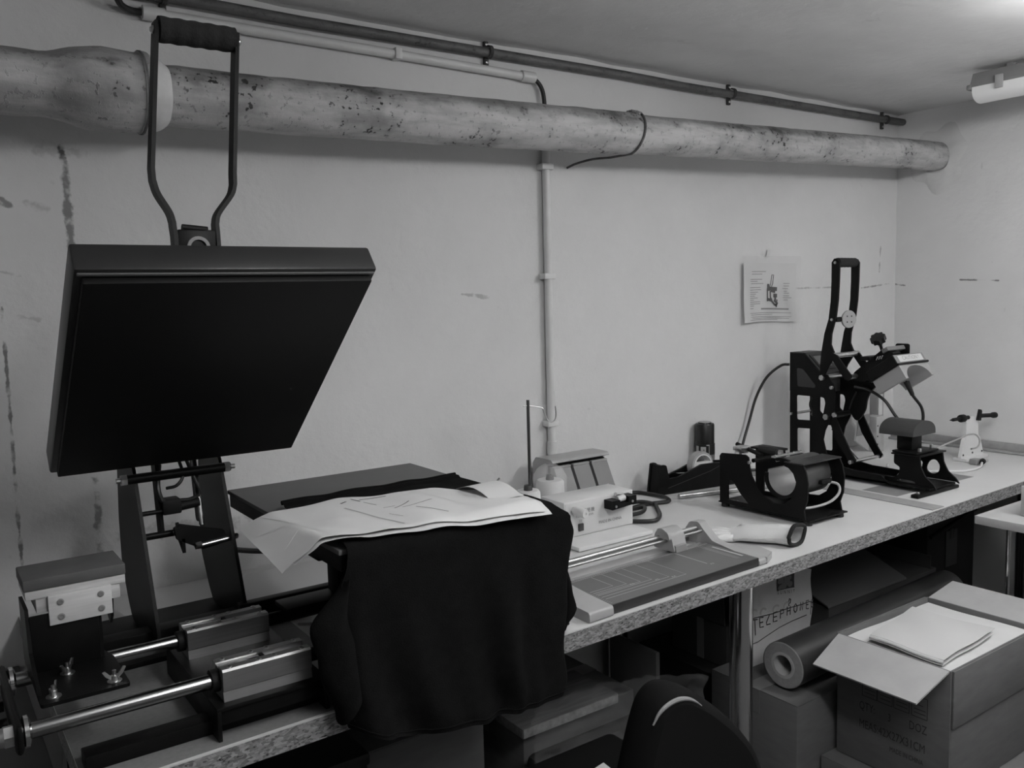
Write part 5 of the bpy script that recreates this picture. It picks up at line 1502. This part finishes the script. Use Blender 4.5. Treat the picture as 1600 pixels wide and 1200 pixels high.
for u0, u1, v in ((0.18, 0.42, 0.80), (0.18, 0.36, 0.76), (0.15, 0.36, 0.68), (0.15, 0.28, 0.65), (0.16, 0.38, 0.615), (0.14, 0.33, 0.555), (0.14, 0.34, 0.52), (0.14, 0.28, 0.485), (0.14, 0.24, 0.455), (0.14, 0.22, 0.425),
                  (0.14, 0.27, 0.395), (0.14, 0.20, 0.365), (0.14, 0.31, 0.335), (0.14, 0.31, 0.305), (0.14, 0.20, 0.275), (0.14, 0.19, 0.235),
                  (0.72, 0.83, 0.62), (0.72, 0.82, 0.58), (0.70, 0.80, 0.54), (0.72, 0.78, 0.50), (0.72, 0.82, 0.47), (0.71, 0.82, 0.43), (0.70, 0.86, 0.40), (0.71, 0.79, 0.365)):
    dline(u0, u1, v)
for u0, u1, v in ((0.14, 0.84, 0.165), (0.15, 0.52, 0.138), (0.15, 0.84, 0.106), (0.17, 0.80, 0.082), (0.14, 0.60, 0.060)):
    dline(u0, u1, v, 0.0018)
dline(0.32, 0.80, 0.225, 0.0055)
part(doc, 'printed_line', tx, mat('doc_print', 0.24, 0.8))
dg_ = MB()
def dstroke(pts, w_):
    dg_.ribbon([doc_fn(a, b) + Vector((0, -0.0013, 0)) for a, b in pts], w_, (0, -1, 0))
dstroke([(0.465, 0.50), (0.495, 0.62), (0.515, 0.75), (0.545, 0.75), (0.53, 0.62), (0.50, 0.54)], 0.0035)
dstroke([(0.44, 0.555), (0.475, 0.555)], 0.024)
dstroke([(0.475, 0.535), (0.60, 0.53)], 0.014)
dstroke([(0.50, 0.505), (0.57, 0.49)], 0.010)
dstroke([(0.445, 0.54), (0.445, 0.34)], 0.007)
dstroke([(0.49, 0.50), (0.495, 0.40), (0.52, 0.35)], 0.007)
dstroke([(0.45, 0.37), (0.50, 0.36)], 0.010)
dstroke([(0.50, 0.36), (0.56, 0.29), (0.60, 0.28)], 0.008)
dstroke([(0.54, 0.43), (0.60, 0.43)], 0.013)
dstroke([(0.57, 0.42), (0.57, 0.33)], 0.010)
dstroke([(0.55, 0.36), (0.61, 0.30)], 0.009)
dstroke([(0.60, 0.37), (0.585, 0.25)], 0.006)
part(doc, 'printed_diagram', dg_, mat('doc_dark', 0.04, 0.8))
# ================================================================== UNDER THE WORKTOP
def carton(label, x0, x1, y0, y1, z0, z1, m_=card, tape=True, name='cardboard_box', th=0.0):
    t = thing(name, label, 'box', ((x0 + x1) / 2, (y0 + y1) / 2, z0))
    part(t, 'box_body', MB().box(x0, x1, y0, y1, z0 + 0.0005, z1, 0.003), m_)
    if tape:
        ym = (y0 + y1) / 2
        part(t, 'flap', MB().box(x0 + 0.001, x1 - 0.001, y0 + 0.001, ym - 0.001, z1, z1 + 0.0025, 0.0008), m_)
        part(t, 'flap', MB().box(x0 + 0.001, x1 - 0.001, ym + 0.001, y1 - 0.001, z1, z1 + 0.0025, 0.0008), m_)
        part(t, 'packing_tape', MB().box(x0 - 0.0006, x1 + 0.0006, ym - 0.024, ym + 0.024, z1 + 0.0025, z1 + 0.0031).box(x0 - 0.0010, x0 - 0.0002, ym - 0.024, ym + 0.024, z1 - 0.06, z1 + 0.0028), mat('packing_tape', 0.17, 0.3))
    return t
# --- open carton with printed side
OX0, OX1, OY0, OY1, OZ0, OZ1 = 1.848, 2.262, -0.946, -0.660, 0.2515, 0.560
oc = thing('open_carton', 'open cardboard carton with flaps out and MEAS 42X27X31CM printed on its side', 'box', (2.05, -0.80, OZ0))
for nm, b_ in (('side_wall', (OX0, OX0 + 0.005, OY0, OY1)), ('side_wall', (OX1 - 0.005, OX1, OY0, OY1)), ('side_wall', (OX0 + 0.005, OX1 - 0.005, OY0, OY0 + 0.005)), ('side_wall', (OX0 + 0.005, OX1 - 0.005, OY1 - 0.005, OY1))):
    part(oc, nm, MB().box(*b_, OZ0 + 0.0005, OZ1, 0.0015), card)
part(oc, 'carton_floor', MB().box(OX0 + 0.005, OX1 - 0.005, OY0 + 0.005, OY1 - 0.005, OZ0 + 0.0005, OZ0 + 0.006), card)
def flap(x_h, dx, dz, y0, y1, inset):
    a = Vector((x_h, y0, OZ1)); b = Vector((x_h, y1, OZ1))
    c = Vector((x_h + dx, y1 - inset, OZ1 + dz)); d = Vector((x_h + dx, y0 + inset, OZ1 + dz))
    n_ = (b - a).cross(d - a).normalized()
    if n_.z < 0:
        n_ = -n_
    vs_ = [a, b, c, d] + [p - n_ * 0.004 for p in (a, b, c, d)]
    return MB().add(vs_, [(0, 1, 2, 3), (7, 6, 5, 4), (0, 4, 5, 1), (1, 5, 6, 2), (2, 6, 7, 3), (3, 7, 4, 0)])
part(oc, 'flap', flap(OX0, -0.118, -0.043, OY0 + 0.004, OY1 - 0.002, 0.010), cardlight, 'pale inside of the left flap')
part(oc, 'flap', flap(OX1, 0.118, 0.022, OY0 + 0.002, OY1 - 0.004, 0.004), cardlight)
part(oc, 'flap', MB().box(OX0 + 0.004, OX1 - 0.004, OY0 - 0.0055, OY0 - 0.001, OZ1 - 0.135, OZ1, 0.0012), card)
part(oc, 'flap', MB().box(OX0 + 0.004, OX1 - 0.004, OY1 + 0.001, OY1 + 0.0055, OZ1 - 0.135, OZ1, 0.0012), card)
cink = mat('carton_print', 0.035, 0.8)
def on_side(cy, cz):
    return lambda x, y, d: Vector((OX0 - d, cy - x, cz + y))
part(oc, 'lettering', text_mb('MEAS:42X27X31CM', 0.030, on_side(-0.722, 0.352), sx=0.66, align='LEFT'), cink)
part(oc, 'lettering', text_mb('QTY:', 0.030, on_side(-0.722, 0.398), sx=0.62, align='LEFT'), cink)
part(oc, 'lettering', text_mb('3', 0.028, on_side(-0.797, 0.394), sx=0.62, align='LEFT'), cink)
part(oc, 'lettering', text_mb('DOZ', 0.030, on_side(-0.850, 0.398), sx=0.66, align='LEFT'), cink)
part(oc, 'lettering', text_mb('MADE IN CHINA', 0.017, on_side(-0.803, 0.318), sx=0.66, align='LEFT'), cink)
bx = MB()
for y0 in (-0.730, -0.770, -0.812, -0.856):
    y1 = y0 - 0.038
    for a, b in (((y0, 0.425), (y1, 0.425)), ((y0, 0.475), (y1, 0.475)), ((y0, 0.425), (y0, 0.475)), ((y1, 0.425), (y1, 0.475)), ((y0 - 0.006, 0.435), (y1 + 0.004, 0.435)), ((y0 - 0.006, 0.444), (y1 + 0.004, 0.444)), ((y0 - 0.006, 0.455), (y1 + 0.010, 0.455))):
        bx.ribbon([(OX0 - 0.0006, a[0], a[1]), (OX0 - 0.0006, b[0], b[1])], 0.0016, (-1, 0, 0))
part(oc, 'printed_box', bx, cink)
# contents
single('paper_liner', MB().grid(24, 18, lambda u, v: Vector((OX0 + 0.008 + (OX1 - OX0 - 0.016) * u, OY0 + 0.008 + (OY1 - OY0 - 0.016) * v, 0.547 + 0.003 * math.sin(u * 9) * math.sin(v * 7))), 0.002), paper2, 'pale paper liner spread inside the open carton', 'paper', angle=60)
st2 = MB().box(OX0 + 0.02, OX1 - 0.02, OY0 + 0.02, OY1 - 0.02, OZ0 + 0.007, 0.540, 0.004)
single('paper_bundle', st2, paper2, 'thick bundle of papers filling the open carton below the liner', 'paper')
def pk_fn(u, v):
    c = [Vector((1.885, -0.725, 0.567)), Vector((2.135, -0.690, 0.568)), Vector((2.150, -0.895, 0.568)), Vector((1.880, -0.912, 0.567))]
    p = c[0].lerp(c[1], u).lerp(c[3].lerp(c[2], u), v)
    p.z += 0.006 * math.sin(math.pi * u) * math.sin(math.pi * v) + 0.002 * math.sin(u * 8 + v * 6)
    return p
pk = thing('paper_packet', 'folded white paper packet lying on top inside the open carton', 'paper', (2.04, -0.80, 0.552))
part(pk, 'sheet', MB().grid(22, 18, pk_fn, 0.0006), mat('packet_paper', 0.52, 0.8), angle=60)
part(pk, 'sheet', MB().grid(22, 18, lambda u, v: pk_fn(u * 0.985 + 0.004, v) + Vector((-0.006 * (1 - u) ** 2, 0, -0.010 - 0.002 * v)), 0.0006), paper2, angle=60)
part(pk, 'fold', MB().grid(6, 14, lambda u, v: pk_fn(0, v) + Vector((-0.005 * math.sin(math.pi * u), 0, -0.010 * u))), paper, angle=60)
carton('sealed brown carton on the floor beneath the open carton', 1.80, 2.36, -1.02, -0.648, 0.0, 0.248)
# --- carton that carries the roll and the paper bag
carton('taped brown carton standing under the dark film roll', 1.715, 2.150, -0.640, -0.365, 0.0, 0.398)
# --- roll of dark film
rl_ = thing('film_roll', 'long roll of dark film with a pale paper core', 'roll', (2.15, -0.56, 0.403))
A, B = Vector((1.762, -0.562, 0.4665)), Vector((2.62, -0.525, 0.466))
ax_ = (B - A).normalized()
part(rl_, 'film', MB().lathe([(0.0595, 0.0), (0.0600, 0.002), (0.0600, (B - A).length), (0.052, (B - A).length)], A, ax_, 48, caps=False), vinyl)
part(rl_, 'film_end', MB().lathe([(0.034, -0.001), (0.057, -0.001), (0.0598, 0.001)], A, ax_, 48, caps=False), mat('roll_end_paper', 0.30, 0.8, var=0.1, vscale=80))
part(rl_, 'core', MB().lathe([(0.026, 0.06), (0.026, -0.002), (0.034, -0.002), (0.034, 0.05)], A, ax_, 36, caps=False), mat('roll_core', 0.42, 0.8))
part(rl_, 'core_inside', MB().lathe([(0.026, 0.058), (0.0, 0.059)], A, ax_, 36, caps=False), ink)
uu = ax_.orthogonal().normalized()
tail_ = MB().grid(12, 3, lambda u, v: A + ax_ * (0.001 + 0.20 * v) + Vector((0, 1, 0)) * (0.060 + 0.004 * u + 0.012 * u * u) * math.cos(R(25 - 95 * u)) + Vector((0, 0, 1)) * (0.061 + 0.004 * u) * math.sin(R(25 - 85 * u)), 0.001)
part(rl_, 'loose_edge', tail_, mat('roll_core', 0.33), angle=60)
# --- paper bag
pb = thing('paper_bag', 'white paper bag hand-lettered TELEPHONES standing behind the chrome leg', 'bag', (1.93, -0.40, 0.402))
BYF = -0.432
def bag_front(u, v):
    x0, x1 = 1.795 + 0.012 * (1 - v), 2.063
    zt_ = 0.672 - 0.046 * u - 0.006 * math.sin(u * 7)
    z = 0.4025 + (zt_ - 0.4025) * v
    return Vector((x0 + (x1 - x0) * u, BYF + 0.006 * math.sin(u * 5 + 1) * v + 0.004 * math.sin(v * 9) * u + 0.004, z))
bagm = mat('bag_paper', 0.58, 0.7, var=0.08, vscale=12, bump=0.1, bscale=20)
part(pb, 'front', MB().grid(30, 26, bag_front, 0.0006), bagm, angle=60)
part(pb, 'back', MB().grid(12, 10, lambda u, v: bag_front(u, v * 0.97) + Vector((0, 0.062, 0)), 0.0006), bagm, angle=60)
for uu_ in (0, 1):
    part(pb, 'gusset', MB().grid(6, 10, lambda u, v: bag_front(uu_, v * 0.98) + Vector(((0.012 if uu_ == 0 else -0.012) * math.sin(math.pi * u), 0.062 * u, 0)), 0.0006), bagm, angle=60)
part(pb, 'contents', MB().box(1.83, 2.03, BYF + 0.012, BYF + 0.055, 0.41, 0.648, 0.006), blackmat)
def on_bag(u, v):
    return bag_front(u, v) + Vector((0, -0.0012, 0))
# printed logo panel and name
part(pb, 'printed_logo', MB().grid(8, 8, lambda u, v: on_bag(0.42 + 0.27 * u, 0.76 + 0.20 * v)), mat('logo_dark', 0.06, 0.7))
blob = MB()
random.seed(7)
for i in range(16):
    cu_, cv_ = 0.45 + 0.21 * random.random(), 0.78 + 0.15 * random.random()
    r_ = 0.006 + 0.008 * random.random()
    c = on_bag(cu_, cv_) + Vector((0, -0.0006, 0))
    k = len(blob.v)
    blob.add([c + Vector((r_ * math.cos(a), 0, r_ * math.sin(a) * 0.8)) for a in [2 * math.pi * j / 9 for j in range(9)]], [tuple(range(9))])
part(pb, 'printed_logo', blob, mat('logo_grey', 0.20, 0.7))
part(pb, 'lettering', text_mb('SUNNIT', 0.0145, lambda x, y, d: on_bag(0.555, 0.725) + Vector((x, -d, y - 0.16 * x)), space=1.7), mat('bag_ink', 0.10, 0.8))
# hand-drawn border and capitals
hw_ = MB()
def pen(pts, w_=0.0036):
    hw_.ribbon([on_bag(a, b) for a, b in pts], w_, (0, -1, 0))
pen([(0.02, 0.495), (0.06, 0.508), (0.35, 0.52), (0.60, 0.535), (0.80, 0.55), (0.95, 0.58), (0.97, 0.555), (0.97, 0.40)], 0.0028)
pen([(0.02, 0.24), (0.10, 0.245), (0.25, 0.285), (0.45, 0.335), (0.65, 0.365), (0.90, 0.405)], 0.0028)
L0, LS = 0.03, 0.105
def letter(i, strokes, dv=0.0):
    u0 = L0 + LS * i
    v0 = 0.385 + 0.013 * i + dv
    for s_ in strokes:
        pen([(u0 + 0.075 * a, v0 + 0.105 * b) for a, b in s_])
letter(0, [[(-0.2, 1), (1.1, 1.0)], [(0.5, 1), (0.5, -0.6)]])
letter(1, [[(0.9, 1), (0.1, 1), (0.1, 0), (0.9, 0)], [(0.1, 0.5), (0.8, 0.5)]])
letter(2, [[(0.7, 1), (0.1, 0.3), (0.1, 0), (0.9, 0)]])
letter(3, [[(0.9, 1), (0.1, 1), (0.1, 0), (0.9, 0)], [(0.1, 0.5), (0.8, 0.5)]])
letter(4, [[(0.1, 0), (0.15, 1), (0.75, 0.95), (0.75, 0.55), (0.15, 0.5)]])
letter(5, [[(0.1, 0), (0.1, 1)], [(0.75, 0), (0.75, 1)], [(0.1, 0.5), (0.75, 0.5)]])
letter(6, [[(0.45, 0), (0.1, 0.3), (0.15, 0.8), (0.5, 1), (0.8, 0.7), (0.75, 0.2), (0.45, 0)]])
letter(7, [[(0.1, 0), (0.15, 1), (0.7, 0.0), (0.75, 1)]])
letter(8, [[(0.75, 1), (0.15, 1), (0.15, 0), (0.75, 0)], [(0.15, 0.5), (0.65, 0.5)]])
u_s = [(0.75, 0.9), (0.4, 1.0), (0.15, 0.75), (0.6, 0.45), (0.7, 0.15), (0.35, 0), (0.1, 0.15)]
letter(8.85, [u_s])
pen([(0.585, 0.60), (0.60, 0.64), (0.62, 0.63), (0.61, 0.59), (0.585, 0.585), (0.59, 0.555)], 0.004)
part(pb, 'hand_lettering', hw_, mat('marker_ink', 0.05, 0.7))
sk = MB()
for uc in (0.07, 0.21, 0.40, 0.56):
    sk.ribbon([on_bag(uc + 0.05 * math.cos(a), 0.545 + 0.02 * uc + 0.05 * math.sin(a)) for a in [R(200 - 20 * i) for i in range(9)]], 0.006, (0, -1, 0))
part(pb, 'printed_sketch', sk, mat('faint_sketch', 0.46, 0.8))
# --- dark boxes behind
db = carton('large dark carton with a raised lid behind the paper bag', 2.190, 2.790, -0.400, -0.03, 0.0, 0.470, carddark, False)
part(db, 'lid_flap', MB().plate([(-0.405, 0.472), (-0.402, 0.478), (-0.10, 0.600), (-0.10, 0.594)], 2.180, 2.60, YZ), mat('dark_flap', 0.10, 0.8))
part(db, 'side_flap', MB().plate([(-0.395, 0.470), (-0.05, 0.470), (-0.05, 0.52), (-0.395, 0.515)], 2.760, 2.764, YZ), carddark)
cab = thing('dark_case', 'black equipment case with a grey hanging tag under the corner worktop', 'case', (3.03, -0.2, 0))
part(cab, 'case_body', MB().box(2.83, 3.15, -0.345, -0.02, 0.0005, 0.690, 0.006), mat('case_black', 0.006, 0.8))
part(cab, 'tag', MB().box(2.945, 3.02, -0.350, -0.346, 0.425, 0.555, 0.001), mat('tag_grey', 0.045, 0.7))
part(cab, 'tag_hook', MB().box(2.968, 2.992, -0.352, -0.349, 0.525, 0.56, 0.003), ink)
part(cab, 'strap', MB().tube(smooth_path([(2.835, -0.353, 0.555), (2.95, -0.353, 0.572), (3.08, -0.353, 0.60), (3.14, -0.353, 0.605)], 4), 0.006, 8), blackmat)
crate = carton('black plastic crate on the floor beneath the small carton', 1.745, 2.140, -0.350, -0.05, 0.0, 0.368, mat('crate_black', 0.010, 0.7), False, 'storage_crate')
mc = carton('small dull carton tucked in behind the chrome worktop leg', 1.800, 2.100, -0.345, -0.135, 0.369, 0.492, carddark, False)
part(mc, 'flap', MB().plate([(-0.340, 0.493), (-0.14, 0.493), (-0.13, 0.60), (-0.335, 0.605)], 1.796, 1.800, YZ), carddark)
part(mc, 'packing_tape', MB().plate([(-0.262, 0.372), (-0.236, 0.372), (-0.236, 0.49), (-0.262, 0.49)], 1.7985, 1.7995, YZ), mat('packing_tape', 0.17))

# --- cartons and clutter below the shirt
c3 = carton('brown carton under the wooden plank below the shirt', 1.085, 1.430, -0.365, -0.03, 0.0, 0.425)
single('wooden_plank', MB().box(1.062, 1.350, -0.395, -0.225, 0.4285, 0.452, 0.002), plank, 'short rough wooden plank lying on a carton below the shirt', 'plank')
ed = MB().box(1.064, 1.348, -0.3975, -0.3952, 0.4295, 0.451, 0.0005)
part(bpy.data.objects['wooden_plank'], 'sawn_edge', ed, plankedge)
carton('plain brown carton standing below the left half of the shirt', 0.700, 0.985, -0.355, -0.03, 0.0, 0.500)
tray = thing('black_tray', 'black plastic tray box on the floor below the press base', 'tray', (0.55, -0.25, 0))
part(tray, 'tray_body', MB().box(0.385, 0.665, -0.42, -0.05, 0.0005, 0.52, 0.006), mat('tray_black', 0.010, 0.5))
part(tray, 'tray_rim', MB().box(0.375, 0.675, -0.43, -0.04, 0.52, 0.545, 0.005), mat('tray_black', 0.010))
carton('flattened dark carton standing on edge under the worktop left of the chrome leg', 1.450, 1.464, -0.424, -0.252, 0.0, 0.535, mat('flat_carton', 0.09, 0.85), False)
pale = thing('pale_box', 'pale box face between the shirt and the dark carton under the worktop', 'box', (1.40, -0.15, 0))
part(pale, 'box_body', MB().box(1.335 + 0.0, 1.452, -0.022, 0.055, 0.0005, 0.57, 0.003), mat('pale_box', 0.16, 0.7))
# clear plastic bag slumped over the cartons
def bagfilm(u, v):
    x = 1.02 + 0.42 * u
    y = -0.47 + 0.10 * math.sin(u * 3) * 0.3 - 0.03 * v
    z = 0.12 + 0.43 * v
    n_ = noise.noise(Vector((u * 7, v * 7, 3))) * 0.018 + noise.noise(Vector((u * 19, v * 19, 8))) * 0.010
    return Vector((x + 0.12 * v * u, y + n_ - 0.08 * (1 - v) ** 2, z - 0.08 * u * u + n_ * 0.5))
pbag = thing('plastic_bag', 'crinkled clear plastic bag slumped in front of the cartons', 'bag', (1.23, -0.5, 0))
part(pbag, 'film', MB().grid(50, 50, lambda u, v: bagfilm(u, v * 1.0)), mat('bag_film', 0.55, 0.10, alpha=0.10, spec=0.9), angle=12)
part(pbag, 'bag_contents', MB().box(1.06, 1.40, -0.455, -0.40, 0.0005, 0.40, 0.02), mat('bag_contents', 0.03, 0.8))

# ================================================================== CHAIR IN THE FOREGROUND
chair = thing('office_chair', 'black padded chair back with pale piping in the foreground', 'chair', (0.93, -0.85, 0))
CH = Matrix.Translation((0.97, -1.0, 0))
bo = smooth2([(0.80, 0.60), (0.817, 0.68), (0.835, 0.745), (0.850, 0.79), (0.864, 0.817), (0.887, 0.830), (0.915, 0.826), (0.945, 0.809), (0.99, 0.775), (1.05, 0.72), (1.10, 0.66), (1.135, 0.58), (1.14, 0.50), (1.08, 0.45), (0.88, 0.45), (0.81, 0.50)], 4)
BC = Vector((0.94, 0.65))
def slab(levels):
    mb = MB()
    vs_, fs = [], []
    k = len(bo)
    for (sc_, y) in levels:
        for (a, b) in bo:
            xx, zz = BC.x + (a - BC.x) * sc_, BC.y + (b - BC.y) * sc_
            vs_.append(Vector((xx, -1.0 + y + 0.5 * (xx - BC.x) ** 2, zz)))
    for i in range(len(levels) - 1):
        for j in range(k):
            fs.append((i * k + j, i * k + (j + 1) % k, (i + 1) * k + (j + 1) % k, (i + 1) * k + j))
    fs.append(tuple(range(k)))
    fs.append(tuple(reversed([(len(levels) - 1) * k + j for j in range(k)])))
    return mb.add(vs_, fs)
chm = mat('chair_black', 0.006, 0.85, spec=0.1)
part(chair, 'backrest', slab([(0.86, -0.034), (0.94, -0.030), (0.985, -0.018), (1.0, 0.0), (0.98, 0.020), (0.90, 0.030)]), chm, angle=60)
band = [(0.850, 0.788), (0.862, 0.803), (0.880, 0.812), (0.900, 0.814), (0.920, 0.809), (0.937, 0.799), (0.948, 0.790)]
band = [(v.x, v.y) for v in smooth_path([(a, b, 0) for a, b in band], 4)]
part(chair, 'piping', MB().tube([(a, -1.0 - 0.0315 + 0.5 * (a - BC.x) ** 2, b) for a, b in band], [0.0012 + 0.0026 * math.sin(math.pi * min(1, i / (len(band) - 1) * 1.1)) for i in range(len(band))], 8), mat('pale_piping', 0.22, 0.6), 'pale grey piping')
part(chair, 'seat', MB().box(-0.21, 0.21, 0.045, 0.44, 0.42, 0.485, 0.02, 3, CH), mat('chair_black', 0.008))
part(chair, 'back_bracket', MB().box(-0.03, 0.03, 0.02, 0.06, 0.40, 0.60, 0.004, 1, CH), black)
part(chair, 'column', MB().lathe([(0.03, 0.08), (0.03, 0.25), (0.02, 0.26), (0.02, 0.42)], CH @ Vector((0, 0.24, 0)), (0, 0, 1), 18), steel)
for k in range(5):
    a = R(72 * k + 20)
    c = CH @ Vector((0, 0.24, 0.08))
    e_ = c + Vector((math.cos(a) * 0.26, math.sin(a) * 0.26, -0.02))
    part(chair, 'leg', MB().tube([c, e_], [0.022, 0.014], 10), black)
    part(chair, 'castor', MB().lathe([(0.024, -0.011), (0.025, 0), (0.024, 0.011)], (e_.x, e_.y, 0.0255), (math.sin(a), -math.cos(a), 0), 16), blackmat)

single('loose_paper', MB().plate([(1.075, -0.655), (1.068, -0.725), (0.93, -0.77), (0.93, -0.68)], 0.4856, 0.4862, XY), paper2, 'loose pale paper lying on the chair seat', 'paper')
# ================================================================== SECOND TABLE AT THE RIGHT
t2 = thing('side_table', 'pale-topped side table with thin chrome legs at the right edge', 'table', (2.85, -1.15, 0))
part(t2, 'table_top', MB().box(2.392, 3.25, -1.62, -0.718, 0.756, 0.780, 0.002), mat('side_table_top', 0.46, 0.45))
for lx, ly in ((2.470, -0.775), (3.2, -0.78), (2.470, -1.56), (3.2, -1.56)):
    part(t2, 'leg', MB().lathe([(0.006, 0.0005), (0.006, 0.756)], (lx, ly, 0), (0, 0, 1), 16), chrome)
sbx = carton('pale cardboard box standing on the side table at the right edge', 2.475, 2.80, -1.18, -0.80, 0.7805, 0.865, mat('pale_carton', 0.42, 0.8, var=0.05), False)
